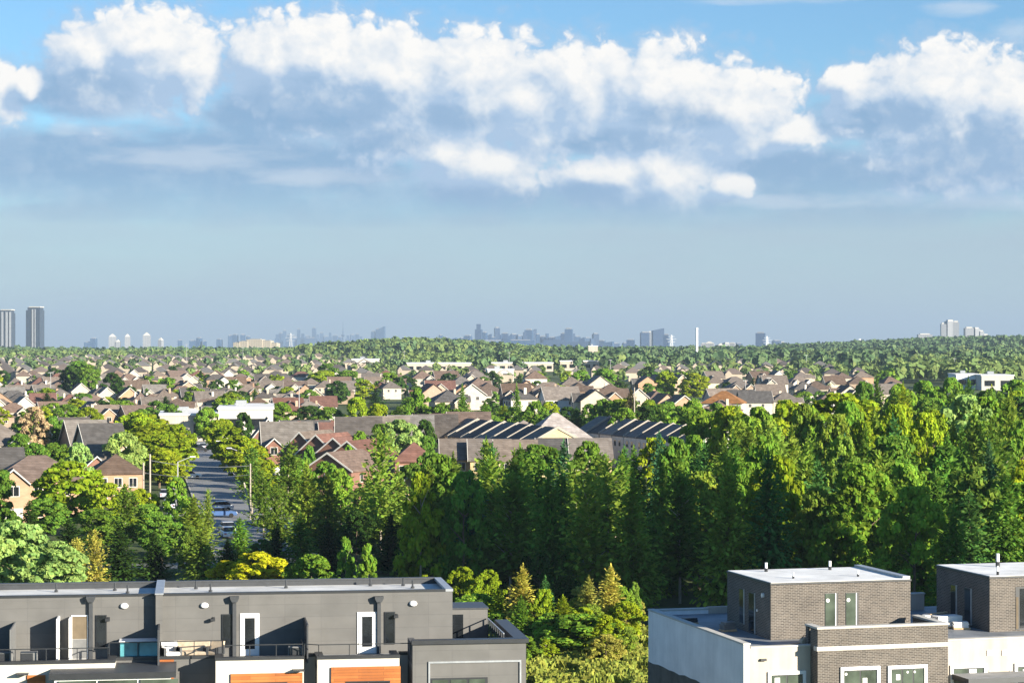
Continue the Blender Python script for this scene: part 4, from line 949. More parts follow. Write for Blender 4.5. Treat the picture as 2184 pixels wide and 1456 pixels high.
def house(X, Y, yaw, var, rc, wc, detail, desc, where, z=None, group=None, name='house'):
    global GD
    wd, rd, wins, doors, ch = variant(*var)
    e = bpy.data.objects.new(name, None); COL.objects.link(e); e.location = (X, Y, tz(X, Y) if z is None else z); e.rotation_euler.z = R(yaw); e['category'] = 'house'; e['group'] = group or where
    def jit(c):
        k = random.uniform(.84, 1.16); t = random.uniform(-.05, .05); return (c[0] * k * (1 + t), c[1] * k, c[2] * k * (1 - t))
    wcol, rcol = jit(WALLC[wc]), jit(ROOFC[rc])
    obj('wall', wd, e, color=wcol); r = obj('roof', rd, e, color=rcol)
    if ch and detail: obj('chimney', ch, r, color=wcol)
    if detail:
        cdir = Vector((-X, -Y)).normalized()
        for (sd_, p, ww, hh, _) in wins:
            n, rz = {'y': ((0, -1), 0), 'yb': ((0, 1), 180), 'xr': ((1, 0), 90), 'xl': ((-1, 0), -90)}[sd_]
            nv = Vector((n[0] * math.cos(R(yaw)) - n[1] * math.sin(R(yaw)), n[0] * math.sin(R(yaw)) + n[1] * math.cos(R(yaw))))
            if nv.dot(cdir) < .12: continue
            if detail < 2 and p[2] < 2.2: continue
            obj('window', win_data(ww, hh, 'y'), e, p, R(rz))
        if detail > 1 or Y < 720:
            if GD is None:
                b = MB(); b.box(-1.3, 1.3, -.05, -.006, 0, 2.1, trim_m); GD = b.data('garage_door')
            nv = Vector((math.sin(R(yaw)), -math.cos(R(yaw))))
            if nv.dot(cdir) > .12:
                for (c, ww) in doors: obj('garage_door', GD, e, (c, -1.9, .02))
    HOUSES.append((e, X, desc or f'{rc} roofed {wc} house', where)); return e
VARS = [(11,10,5.6,9.2,'hip','L',1), (10,11,5.6,9.4,'hip','R',1), (9,12,5.6,9.6,'y','',0), (12,10,5.6,9.0,'hip','2',1), (11,10,5.4,9.0,'x','B',1), (13,9,5.2,8.6,'hip','R',0), (9,9,5.6,9.3,'hip','',1), (10,10,5.5,9.3,'x','L',0)]
hg = random.Random(9)
rows = [ # depth, photo span left to right, row name
 (610, -40, 320, 'nearest row left of white hall'), (645, -40, 690, 'second row beyond the white hall'), (685, -40, 700, 'third row beyond the white hall'), (728, -40, 710, 'fourth row beyond the white hall'), (775, -40, 730, 'fifth row beyond the white hall'),
 (830, -40, 780, 'sixth row beyond the white hall'), (890, -40, 860, 'seventh row beyond the white hall'), (955, -40, 880, 'eighth row beyond the white hall'), (1030, -40, 860, 'ninth row beyond the white hall'), (1110, -40, 860, 'farthest row on the left'),
 (690, 860, 1000, 'nearest row behind the tree belt'), (720, 900, 1340, 'second row behind the tree belt'), (770, 880, 1340, 'third row behind the tree belt'), (830, 930, 1330, 'fourth row behind the tree belt'), (900, 960, 1300, 'fifth row behind the tree belt'), (1010, 900, 1250, 'last row before the white store'),
 (640, 1500, 1545, 'row behind the orange roofed house'), (690, 1380, 1530, 'nearest row on the far right'), (750, 1340, 1600, 'second row on the far right'), (720, 1620, 1840, 'short row just behind the forest'), (805, 1600, 1880, 'third row on the far right'), (870, 1560, 1900, 'fourth row on the far right'), (950, 1330, 1900, 'fifth row on the far right'), (1060, 1300, 1880, 'sixth row on the far right'),
]
SPOTS = []
for (Y, xa, xb, wh) in rows:
    x = xa + hg.uniform(0, 30); HS = .80 if xa < 0 else (.98 if xb < 1345 else .86)
    while x < xb:
        vi = hg.randrange(len(VARS)); v = VARS[vi]; pitch = (v[0] + hg.uniform(.8, 2.6)) * HS
        if hg.random() < (.90 if x < 900 else .84):
            X = (x - 1092) / F * Y; Yj = Y + hg.uniform(-9, 9)
            yaw = hg.choice([10, 10, 190, 100, -80, -80]) + hg.uniform(-8, 8) + (12 if x < 400 else 0)
            rc = hg.choice(['brown', 'brown', 'grey brown', 'grey brown', 'grey brown', 'dark grey', 'grey', 'red brown', 'dark brown'] if x < 1250 else ['dark brown', 'grey brown', 'dark grey', 'brown', 'grey brown']); wc = hg.choice(['cream', 'cream', 'cream', 'pale stucco', 'pale stucco', 'tan brick', 'orange brick', 'white'])
            house(X, Yj, yaw, v, rc, wc, 1 if Y < 900 else 0, None, 'in ' + wh, group='houses of the suburb').scale = (HS, HS, HS * .97); SPOTS.append((X, Yj, 6.0))
        else: SPOTS.append(None)
        x += pitch * F / Y
# nearer houses, one by one
def nh(x, Y, yaw, var, rc, wc, desc, where='', det=2): return house((x - 1092) / F * Y, Y, yaw, var, rc, wc, det, desc, where, group='houses near the road')
nh(82, 318, 14, (12.5,10,5.7,9.2,'hip','L',0), 'brown', 'orange brick', 'large brown hip roofed orange brick house half hidden by yellow green trees')
nh(252, 348, 16, (7.6,7.6,5.0,8.0,'hip','',0), 'dark brown', 'orange brick', 'small house with pyramid shaped dark brown roof beside two utility poles')
nh(-5, 425, 24, (13,11,5.8,10.2,'hip','R',0), 'grey brown', 'cream', 'brown roofed cream house cut by the frame edge beside the tan flowering tree')
nh(-12, 330, 20, (9,9,5.8,9.6,'x','',0), 'dark grey', 'tan brick', 'dark grey roofed house cut by the frame edge above the large orange brick house')
for i, (x, Y) in enumerate(((160, 445), (195, 430), (228, 412))):
    nh(x, Y, 24, (7.5,10,6.0,10.2,'x','R',0), 'grey' if i % 2 else 'dark grey', 'tan brick', None, 'behind the small pyramid roofed house')
nh(205, 372, 15, (7,8,5.0,8.2,'x','B',0), 'grey', 'red brick', 'grey roofed red brick house just behind the small pyramid roofed house')
nh(572, 448, 8, (6.5,11,6.0,10.0,'y','',0), 'brown', 'red brick', 'narrow red brick gable house right of the dark egg shaped tree')
for i, (x, Y, rc) in enumerate(((615, 432, 'grey'), (655, 446, 'dark grey'), (700, 450, 'red brown'), (738, 446, 'red brown'))):
    nh(x, Y, 10, (9.5,9,5.8,9.8 - .2 * i,'x','B' if i % 2 else '2',1), rc, 'red brick', None, 'in rowhouses beside the white hall')
for i, (x, Y, rc) in enumerate(((640, 402, 'grey brown'), (675, 398, 'red brown'), (712, 392, 'red brown'), (742, 386, 'red brown'), (700, 352, 'brown'))):
    nh(x, Y, -22, (8,12,5.4,9.2 - .3 * i,'y','',0), rc, 'red brick', None, 'in red cluster by grey rowhouses')
nh(885, 368, 5, (6.5,6.5,5.8,9.0,'hip','',0), 'red brown', 'red brick', 'narrow house with steep red pyramid roof among trees')
nh(870, 300, 8, (6,8,4.6,7.4,'y','',0), 'red brown', 'yellow stucco', 'small yellow gabled house peeping out of the trees above the forest edge')
for i, (x, Y, rc) in enumerate(((765, 436, 'dark grey'), (825, 440, 'grey'), (878, 446, 'grey'), (930, 452, 'dark grey'), (968, 455, 'brown'), (1002, 465, 'brown'))):
    nh(x, Y, 4, (8.5,9,6.5,10.6,'x','',0), rc, 'cream', None, 'in the long grey middle row')
for i, (x, Y, rc) in enumerate(((985, 382, 'grey brown'), (1046, 380, 'grey brown'), (1102, 378, 'grey brown'), (1192, 384, 'dark grey'), (1262, 384, 'grey brown'))):
    nh(x, Y, 3, (6.8,8,5.6,8.7,'x','',0), rc, 'yellow stucco', None, 'in row before the slanted roofs')
# stepped rows of gables running back to the left, a pale fire wall between every two roofs
for i in range(7):
    nh(1018 + 28.5 * i, 452 - 7.2 * i, 19, (12.5,6.6,6.4,9.7,'y','P',0), 'dark grey' if i % 3 else 'grey', 'cream' if i < 6 else 'yellow stucco', None, 'in the slanted rooftop row', 1)
for i in range(10):
    nh(1300 + i * 27, 470 - i * 6.0, 19, (10.5,6.2,6.4,9.5 - .05 * i,'y','P',0), 'dark grey' if i % 2 else 'grey', 'white', None, 'in small right slanted rooftop row', 1)
nh(1128, 455, 10, (12,12,5.4,9.4,'hip','',0), 'pale grey', 'cream', 'wide pale grey hip roofed house behind the slanted roofs')
nh(1196, 452, 10, (12,11,6.0,11.0,'hip','',0), 'pale grey', 'cream', 'tall pale grey pyramid roofed house behind the slanted roofs')
nh(1540, 655, -12, (11.5,10,6.2,9.8,'hip','',0), 'orange brown', 'white', 'white house with bright orange brown hip roof')
nh(2192, 350, -30, (10,12,5.5,9.4,'x','',0), 'dark grey', 'white', 'white house with dark blue grey roof at the right frame edge')
# white flat-roofed hall, store, warehouses
white_rf = M('white_flat_roof', (.62,.60,.57), .8, .06, .3)
def flat(x0, x1, Y, dep, h, yaw, label, wmat, name='hall', rm=None, cat='hall', bands=True):
    X0, X1 = (x0 - 1092) / F * Y, (x1 - 1092) / F * Y; w = X1 - X0; zz = tz((X0 + X1) / 2, Y)
    e = thing(name, label, cat, ((X0 + X1) / 2, Y, zz), R(yaw))
    b = MB(); b.box(-w/2, w/2, 0, dep, -2, h, wmat); b.build('wall', e)
    b = MB(); b.box(-w/2 - .3, w/2 + .3, -.3, dep + .3, h + .003, h + .5, rm or white_rf); r = b.build('roof', e)
    b = MB(); b.box(-w*.2, -w*.2 + min(3, w*.2), dep*.4, dep*.4 + 2.5, h + .503, h + 1.9, galv); b.build('roof_unit', r)
    if bands:
        n = max(2, int(w / 5))
        for k in range(n):
            u = -w/2 + w * (k + .5) / n; b = MB(); b.box(u - w/n*.32, u + w/n*.32, -.05, -.004, h*.3, h*.68, glass_dk); b.build('window', e)
    return e
flat(466, 582, 575, 40, 7.4, 6, 'white flat roofed hall behind the egg shaped tree', white_st)
flat(342, 462, 560, 26, 6.4, 8, 'low grey hall with white roof edge left of the white hall', cream_st)
flat(868, 1005, 1440, 40, 5.6, 3, 'long white store, left part with cream front', cream_st, 'store', cat='store'); flat(1030, 1180, 1470, 36, 5.4, 2, 'long cream store with flat white roof in the middle', cream_st, 'store', cat='store'); flat(1195, 1312, 1500, 34, 6.2, 0, 'pale store with dark window band at right end of the white strip', cream_st, 'store', cat='store')
flat(1040, 1096, 1180, 20, 6.2, 4, 'small bright white warehouse in front of the long store', white_st, 'warehouse', cat='warehouse'); flat(1255, 1275, 1900, 12, 14, 0, 'small tan tower like block above the right store', cream_st, 'office_block', cat='office')
flat(2094, 2162, 1010, 30, 6.5, -4, 'white warehouse at the right edge between trees', white_st, 'warehouse', cat='warehouse'); flat(2040, 2092, 1030, 30, 6.5, -4, 'shaded grey warehouse joined left of the white warehouse', pale_st, 'warehouse', cat='warehouse')
flat(1290, 1318, 1500, 20, 6, 0, 'tiny pale store right of the long white strip', white_st, 'store', cat='store'); flat(750, 805, 1560, 22, 6.5, 0, 'low white building in front of the wooded hill', white_st, 'store', cat='store')
# ---- garden trees between the houses
tg = random.Random(31)
def clear(X, Y, r):
    return all(s is None or (s[0] - X) ** 2 + (s[1] - Y) ** 2 > (s[2] * .72 + r * .25) ** 2 for s in SPOTS)
n_ = 0
for (Ya, Yb, num, xa, xb) in ((585, 700, 30, -30, 720), (700, 900, 60, -30, 1350), (900, 1150, 85, -30, 1900), (700, 900, 22, 880, 1340), (700, 950, 36, 1330, 1900)):
    k = 0; tries = 0
    while k < num and tries < 9000:
        tries += 1; Y = tg.uniform(Ya, Yb); x = tg.uniform(xa, xb); X = (x - 1092) / F * Y; wd = tg.uniform(4.5, 8.5)
        if not clear(X, Y, wd / 2): continue
        c, ds = tg.choice([(MG, 'mid green'), (MG, 'mid green'), (LG, 'light green'), (YG, 'yellow green'), (DG, 'dark green'), (DG, 'dark green')])
        if Y < 1000 and x > 880: wd *= .72
        tree(tg.choice(['lround', 'lround', 'lround', 'lcon']) if Y > 800 else tg.choice(['round', 'oval', 'round', 'spruce']), X, Y, wd * tg.uniform(.85, 1.15), wd, c, 'garden_tree', ds + ' garden tree', 'in ' + ('nearer' if Y < 750 else 'middle' if Y < 1000 else 'farther') + ' suburb streets on the ' + ('left' if x < 730 else 'right'), group='trees between the suburb houses'); k += 1
for a in [('round', 165,770,900,60,MG),('round', 190,778,860,50,MG),('round',150,780,870,46,DG),('round',335,855,600,60,MG),('round',440,868,560,50,LG),('round',370,862,570,40,MG),('round',240,795,800,40,DG),('round',60,872,560,50,LG),('round',95,868,560,40,YG),('round',190,868,560,50,YG),('round',160,872,560,44,LG),('round',600,858,600,50,LG),('round',480,850,600,60,LG),('round',700,775,1100,50,MG),('round',690,790,1000,60,YG),('round',830,795,900,50,LG),('round',740,790,980,60,LG),
          ('round',1240,790,930,46,LG),('round',1290,786,930,46,LG),('round',1480,796,850,70,YG),('round',1420,792,860,50,YG)]:
    ptree(*a, 'garden_tree', {MG:'mid green',LG:'light green',YG:'yellow green',DG:'dark green'}[a[5]] + ' garden tree', 'standing out between the suburb houses')
# ================================================================ far woods, towers, poles, cars
fw = np.random.default_rng(77)
def wood(name, spots, mat_c, nq=34, q=1.0):
    Cs, Us, Vs = [], [], []
    for (X, Y, h, r) in spots:
        z0 = tz(X, Y); n = int(nq * fw.uniform(.8, 1.3)); d = unit(fw.normal(size=(n, 3))); d[:, 2] = np.abs(d[:, 2]) * .9
        lob = fw.normal(size=(5, 3)); lob[:, 2] = np.abs(lob[:, 2]); lob = unit(lob); bump_ = (np.max(d @ lob.T, axis=1) ** 4)[:, None]
        p = d * np.array([r, r, h * .62]) * fw.uniform(.62, .95, (n, 1)) * (.72 + .36 * bump_) + np.array([X, Y, z0 + h * .34])
        C_, U2, V2 = leafset(p, d + fw.normal(size=(n, 3)) * .45, r * .30 * q, fw, .8); Cs.append(C_); Us.append(U2); Vs.append(V2)
    return tag(obj(name, quads(np.concatenate(Cs), np.concatenate(Us), np.concatenate(Vs), name, mat_c)), kind='stuff')
far_leaf = FOL('far_leaves', .25, False, (.145,.200,.062), .03); far_dark = FOL('far_dark_leaves', .2, False, (.088,.140,.058), .05)
# roofs too far to count
hb = MB(); hr_ = random.Random(8); far_wall = M('far_house_wall', (.36,.30,.23), .9, .3, .02); far_rs = [M('far_brown_roof', (.135,.105,.088), .9, .3, .02), M('far_grey_roof', (.12,.113,.106), .9, .3, .02), M('far_dark_roof', (.08,.068,.062), .9, .3, .02)]
for (Y0, xa, xb) in ((1200, -40, 840), (1300, -40, 820), (1410, -40, 830), (1530, -40, 830), (1660, -40, 780), (1800, -40, 700), (1950, 40, 560), (1130, 960, 1300), (1250, 860, 1300), (1170, 1310, 1850), (1290, 1320, 1800), (1420, 1330, 1760), (1570, 1340, 1700)):
    x = xa
    while x < xb:
        Y = Y0 + hr_.uniform(-25, 25); X = (x - 1092) / F * Y; z = tz(X, Y); w_ = hr_.uniform(3.6, 5.2); d_ = hr_.uniform(3.4, 5); S_ = .82
        if hr_.random() < .8:
            hb.box(X - w_, X + w_, Y, Y + 2 * d_, z - 1, z + 4.6, far_wall); t_ = MB(); rm_ = hr_.choice(far_rs); (hip(t_, X - w_, X + w_, Y, Y + 2 * d_, z + 4.61, z + 7.5, rm_) if hr_.random() < .7 else gable(t_, X - w_, X + w_, Y, Y + 2 * d_, z + 4.61, z + 7.4, rm_, 'y')); o_ = len(hb.v); hb.v += t_.v; hb.f += [tuple(i + o_ for i in f_) for f_ in t_.f]; hb.m += [hb.mi(rm_)] * len(t_.f)
            if hr_.random() < .6: hb.extr([(X - w_ * .8, z), (X - .5, z), (X - .5, z + 4.6), (X - w_ * .45, z + 6.4), (X - w_ * .8, z + 4.6)], 'y', Y - 1.5, Y - .01, far_wall)
            SPOTS.append((X, Y + d_, 5.5))
        x += (2 * w_ + hr_.uniform(1, 5)) * F / Y
tag(hb.build('distant_houses'), kind='stuff')
sp1, sp2, sp3 = [], [], []
def fill(out, Ya, Yb, xa, xb, dens, ha, hb, avoid=True):
    area = (Yb ** 2 - Ya ** 2) / 2 * (xb - xa) / F
    for k in range(int(area * dens)):
        Y = math.sqrt(fw.uniform(Ya ** 2, Yb ** 2)); x = fw.uniform(xa, xb); X = (x - 1092) / F * Y; h = fw.uniform(ha, hb); r = h * fw.uniform(.32, .5)
        if avoid and not clear(X, Y, r): continue
        out.append((X, Y, h, r))
fill(sp1, 1150, 2050, -60, 860, .0016, 5.5, 8.5); fill(sp1, 1500, 1900, 860, 1330, .005, 8, 12); fill(sp1, 1100, 1800, 1300, 1900, .0026, 6, 9); fill(sp1, 1150, 1420, 860, 1300, .0016, 5, 8); fill(sp1, 1330, 1900, 1900, 2250, .004, 8, 12); fill(sp1, 1100, 1400, 1900, 2250, .006, 9, 13)
fill(sp1, 2050, 2700, -80, 2260, .0030, 7, 11); fill(sp2, 1400, 2700, 1000, 2260, .0007, 10, 16); fill(sp2, 1400, 2700, -60, 900, .0003, 8, 11)
fill(sp1, 2050, 2650, 640, 1180, .0045, 10, 14); fill(sp2, 2050, 2650, 640, 1120, .0012, 11, 15)
fill(sp3, 2700, 3600, -80, 2260, .0016, 9, 14); fill(sp3, 2800, 3500, 1640, 2260, .0035, 10, 15); fill(sp3, 3600, 5200, -80, 2260, .0005, 9, 14)
wood('distant_woods', sp1, far_leaf, 46); wood('distant_dark_woods', sp2, far_dark, 46); wood('horizon_woods', sp3, far_dark, 22, 1.3)
# ---- towers
TW = []
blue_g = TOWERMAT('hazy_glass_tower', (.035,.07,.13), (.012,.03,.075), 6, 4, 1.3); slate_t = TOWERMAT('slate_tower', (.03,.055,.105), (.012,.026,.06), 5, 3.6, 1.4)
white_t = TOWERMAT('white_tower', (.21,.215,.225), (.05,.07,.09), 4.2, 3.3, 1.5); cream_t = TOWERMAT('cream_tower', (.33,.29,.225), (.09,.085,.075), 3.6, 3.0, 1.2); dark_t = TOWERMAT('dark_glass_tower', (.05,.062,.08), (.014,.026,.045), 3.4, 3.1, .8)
roofgrey = M('tower_roof', (.2,.2,.2), .8, .1, .1)
def tower(x, yt, wpx, Y, mat, desc, where, shape='flat', dep=None, rz=None, cat='tower'):
    X, _, zt = at(x, yt, Y); z0 = tz(X, Y) - 8; w = wpx / F * Y; d = dep or max(w * .8, 18); h = zt - z0
    e = bpy.data.objects.new('tower_block', None); COL.objects.link(e); e.location = (X, Y, z0); e.rotation_euler.z = R(rz if rz is not None else fw.uniform(-14, 14)); e['category'] = cat; e['group'] = where
    b = MB()
    if shape == 'slant': b.extr([(-w/2, 0), (w/2, 0), (w/2, h), (-w/2, h * .93)], 'y', -d/2, d/2, mat); b.build('facade', e)
    elif shape == 'step':
        b.box(-w/2, w/2, -d/2, d/2, 0, h * .86, mat); b.build('facade', e); b = MB(); b.box(-w*.3, w*.3, -d*.3, d*.3, h * .86 + .02, h, mat); b.build('upper_storeys', e)
    elif shape == 'crown':
        b.box(-w/2, w/2, -d/2, d/2, 0, h * .9, mat); b.build('facade', e); b = MB()
        for k in range(4): s_ = .42 - .1 * k; b.box(-w*s_, w*s_, -d*s_, d*s_, h * (.9 + .025 * k) + .02, h * (.925 + .025 * k), white_st)
        b.build('stepped_crown', e)
    else:
        b.box(-w/2, w/2, -d/2, d/2, 0, h * .965, mat); b.build('facade', e); b = MB(); b.box(-w*.34, w*.34, -d*.3, d*.3, h * .965 + .02, h, roofgrey if mat is not white_t else white_st); b.build('penthouse', e)
    TW.append((e, X, desc, where)); return e
Wd = 'in the faint skyline left of wooded hill'
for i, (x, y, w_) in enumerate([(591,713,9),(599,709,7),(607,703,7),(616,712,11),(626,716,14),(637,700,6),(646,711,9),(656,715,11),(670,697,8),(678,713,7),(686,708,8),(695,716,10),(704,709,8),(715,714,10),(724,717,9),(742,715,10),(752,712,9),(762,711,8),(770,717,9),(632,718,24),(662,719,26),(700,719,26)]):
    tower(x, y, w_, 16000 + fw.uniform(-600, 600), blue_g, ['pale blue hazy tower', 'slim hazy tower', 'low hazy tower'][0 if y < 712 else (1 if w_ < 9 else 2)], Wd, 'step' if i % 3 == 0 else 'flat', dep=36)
X, Y_, zt = at(731.5, 684, 16800); z0 = tz(X, Y_)
e = thing('communication_tower', 'needle thin hazy communication tower with a round pod in the downtown skyline', 'tower', (X, Y_, z0)); h = zt - z0
b = MB(); b.bar((0, 0, 0), (0, 0, h * .64), 11, slate_t, 8, 5); b.build('shaft', e); b = MB(); b.bar((0, 0, h*.60), (0, 0, h*.635), 6, slate_t, 12, 15); b.bar((0, 0, h*.6352), (0, 0, h*.66), 15, slate_t, 12, 9); b.build('pod', e); b = MB(); b.bar((0, 0, h*.66), (0, 0, h*.82), 4.5, slate_t, 6, 3); b.bar((0, 0, h*.82), (0, 0, h), 2.2, slate_t, 6, 1); b.build('antenna', e)
for (x, y, w_, D) in [(796,705,7,13000),(806,700,7,13000),(815.5,695.5,11,13000)]: tower(x, y, w_, D, blue_g, 'blue tower', 'in the trio just right of the communication tower', 'slant' if w_ > 8 else 'flat', dep=40)
for (x, y, w_, D) in [(491,714,9,10500),(502,712,9,10500),(518,712,11,10500),(530,716,8,10500),(425,719,8,9000),(411,725,14,9000),(437,726,8,9000),(384,724,9,9000),(200,720,11,9000),(191,728,22,9000),(468,722,9,10500)]: tower(x, y, w_, D, blue_g, 'small blue grey tower', 'on the hazy horizon at the left', dep=40)
Wn = 'in the dark skyline right of wooded hill'
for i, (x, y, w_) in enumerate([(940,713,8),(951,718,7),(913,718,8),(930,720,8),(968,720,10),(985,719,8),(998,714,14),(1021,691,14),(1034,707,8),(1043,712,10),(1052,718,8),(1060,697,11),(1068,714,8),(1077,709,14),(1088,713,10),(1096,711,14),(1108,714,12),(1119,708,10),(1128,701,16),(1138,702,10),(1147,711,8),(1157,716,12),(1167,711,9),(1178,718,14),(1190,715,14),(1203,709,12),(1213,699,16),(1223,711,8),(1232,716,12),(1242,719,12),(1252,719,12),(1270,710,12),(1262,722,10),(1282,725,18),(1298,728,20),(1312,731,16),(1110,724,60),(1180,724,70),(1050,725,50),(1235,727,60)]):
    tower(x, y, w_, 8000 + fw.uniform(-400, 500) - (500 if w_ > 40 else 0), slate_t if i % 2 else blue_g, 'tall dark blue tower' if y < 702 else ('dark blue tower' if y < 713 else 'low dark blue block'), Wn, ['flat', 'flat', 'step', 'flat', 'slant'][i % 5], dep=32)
Wr = 'between the dark blue skyline and the white pole'
for (x, y, w_, D, sh, m_) in [(1345,723,17,6900,'flat',slate_t),(1333,730,10,7000,'flat',slate_t),(1375,707,18,6500,'flat',slate_t),(1386,706,6,6600,'flat',white_t),(1403,700,24,6500,'slant',slate_t),(1421,712,11,6300,'flat',slate_t)]: tower(x, y, w_, D, m_, 'blue grey apartment tower', Wr, sh, dep=26)
for (x, y, w_, D, sh, m_, ds) in [(1622,708,20,6200,'flat',slate_t,'dark grey slab tower'),(1656,725,17,6400,'flat',slate_t,'short slate blue tower'),(1669,728,8,6400,'flat',white_t,'thin pale tower'),(1575,731,13,6800,'flat',slate_t,'low blue block')]: tower(x, y, w_, D, m_, ds, 'right of the white pole', sh, dep=26)
for (x, y, w_) in [(1502,731,14),(1513,728,20),(1538,732,18),(1549,730,12),(1562,730,12)]: tower(x, y, w_, 4200, white_t, 'white apartment block', 'on the horizon just right of the white pole', 'crown' if w_ > 15 else 'flat', dep=18)
for (x, y, w_, m_) in [(1972,711,30,white_t),(2012,688,11,white_t),(2025,682,16,white_t),(2038,684,13,white_t),(2028,716,38,white_t),(2066,697,18,white_t),(2081,698,11,white_t),(2091,704,9,white_t),(2101,712,12,white_t)]: tower(x, y, w_, 5200, m_, 'pale grey tower' if w_ < 25 else 'low pale block', 'in the tower group on the right hill', 'flat', dep=22)
for (x, y, w_, ds) in [(240,712,16,'white domed tower'),(272,712,12,'white domed tower'),(313,709,16,'white spired tower'),(343,720,8,'small pale tower'),(252,724,10,'low white tower')]: tower(x, y, w_, 5600, white_t, ds, 'between the twin towers and the hazy horizon', 'crown', dep=16)
# pair of tall towers at the left with pale piers
def twin(x, yt, wpx, Y, label, piers):
    X, _, zt = at(x, yt, Y); z0 = tz(X, Y) - 4; w = wpx / F * Y; h = zt - z0; d = w * .9
    e = thing('tower_block', label, 'tower', (X, Y, z0), R(-8), 'pair of tall towers at the left')
    b = MB(); b.box(-w/2, w/2, -d/2, d/2, 0, h * .93, dark_t); b.build('facade', e)
    b = MB(); b.box(-w*.42, w*.46, -d*.4, d*.4, h * .93 + .02, h * .985, dark_t); b.build('upper_storeys', e)
    b = MB(); b.box(-w*.30, w*.5, -d*.45, d*.45, h * .985 + .02, h, white_st); b.build('roof_slab', e)
    for (u, wd) in piers: b = MB(); b.box(u * w - wd * w / 2, u * w + wd * w / 2, -d/2 - .9, -d/2 - .02, 0, h * .95, M('tower_pier', (.24,.25,.265), .8, .1, .1)); b.build('pier', e)
twin(14, 660, 29, 3600, 'tall tower with white balconies cut by the left frame edge', [(-.42, .12), (-.15, .14), (.18, .16), (.44, .14)]); twin(75, 654, 31, 3600, 'tall dark glass tower with pale centre pier, second from the left', [(-.02, .10), (.16, .06)])
X, Y_, zt = at(546, 722, 3300)
for i, (x, y, w_) in enumerate([(508,729,14),(523,726,18),(546,722,34),(570,725,22),(586,730,16)]): tower(x, y, w_, 3300, cream_t, 'cream apartment wing', 'in the cream complex before the skyline', 'flat', dep=18, rz=-10)
# white smokestack-like pole
X, Y_, zt = at(1486, 699, 1850); b = MB(); z0 = tz(X, Y_); b.bar((0, 0, 0), (0, 0, zt - z0 - 1.2), 1.15, white_pt, 14, 1.0); b.bar((0, 0, zt - z0 - 1.2), (0, 0, zt - z0), 1.15, white_pt, 14, 1.1)
tag(b.build('white_mast', None, (X, Y_, z0)), 'tall plain white mast rising from the trees into the sky', 'mast')
def pylon(x, yt, Y, label):
    X, _, zt = at(x, yt, Y); z0 = tz(X, Y); h = zt - z0; e = thing('power_pylon', label, 'pylon', (X, Y, z0), R(15), 'lattice pylons on the horizon')
    b = MB(); w = h * .09
    for i in (-1, 1):
        for j in (-1, 1): b.bar((i * w, j * w, 0), (i * w * .2, j * w * .2, h), .35, galv, 4)
    for k in range(7):
        a = 1 - .8 * k / 7; c = 1 - .8 * (k + 1) / 7; z_, zz = h * k / 7, h * (k + 1) / 7
        for j in (-1, 1): b.bar((-w * a, j * w * a, z_), (w * c, j * w * c, zz), .2, galv, 4); b.bar((w * a, j * w * a, z_), (-w * c, j * w * c, zz), .2, galv, 4)
    b.build('lattice', e); b = MB()
    for k, l in ((.66, .2), (.79, .26), (.92, .17)): b.bar((-h * l, 0, h * k), (h * l, 0, h * k), .3, galv, 4)
    b.build('crossarms', e)
for a in [(1432, 714, 3600, 'grey lattice pylon right of the slant topped tower'), (1636, 717, 3900, 'grey lattice pylon right of the dark grey slab tower'), (1834, 722, 3300, 'grey lattice pylon on the wooded ridge at the right'), (620, 710, 3300, 'lattice pylon in front of the faint downtown skyline')]: pylon(*a)
# ---- poles, lamps, wires
wood_p = M('weathered_pole', (.30,.26,.21), .9, .25, 2); lamp_m = M('grey_pole_metal', (.30,.30,.30), .5, .1, 2)
def pole(x, yt, Y, label, r=.16, arm=True, tilt=0):
    X, _, zt = at(x, yt, Y); z0 = tz(X, Y); h = zt - z0; e = thing('utility_pole', label, 'utility pole', (X, Y, z0), R(10), 'utility poles'); e.rotation_euler.y = R(tilt)
    b = MB(); b.bar((0, 0, 0), (0, 0, h), r * 1.2, wood_p, 8, r); b.build('post', e)
    if arm:
        b = MB(); b.box(-1.1, 1.1, -.06, .06, h - 1.0, h - .85, wood_p); a_ = b.build('crossarm', e)
        for u in (-1, 0, 1): b = MB(); b.bar((u, 0, h - .85), (u, 0, h - .6), .06, white_pt, 6); b.build('insulator', a_)
    return (X, Y, zt)
P1 = pole(306, 986, 330, 'pale utility pole, left of the two beside the pyramid roofed house', .12, arm=False); P2 = pole(320, 968, 326, 'brown utility pole, right of the two beside the pyramid roofed house', .12, arm=False); P3 = pole(534, 988, 322, 'grey utility pole behind the pine right of the road', .1, arm=False)
pole(1353, 826, 470, 'tall thin utility pole in front of the grey olive conifer', .12, False); pole(541, 1026, 314, 'pale leaning pole at the right kerb of the road', .12, False, -13)
for i, (x, y, Y) in enumerate([(1996,775,1250),(1955,764,1400),(1720,758,1500),(1800,752,1600),(1086,752,1400),(862,750,1500),(518,742,1600),(398,735,1500),(108,795,800),(638,825,620),(2036,765,1300),(1590,812,800),(1640,806,800),(1302,768,1200)]):
    pole(x, y, Y, f'distant thin pole above the trees, {ordn(i + 1)} in the scatter from {"the right" if i < 4 else "the far middle"}', .2, False) if 0 else None
    X, _, zt = at(x, y, Y); z0 = tz(X, Y); b = MB(); b.bar((0, 0, 0), (0, 0, zt - z0), .15, lamp_m, 6, .09); b.box(-.9, .9, -.15, .15, zt - z0, zt - z0 + .2, lamp_m); o = b.build('light_mast', None, (X, Y, z0), R(10)); tag(o, None, 'mast', 'thin light masts over the suburb'); TREES.append((o, X, 'thin grey light mast', 'above the suburb trees'))
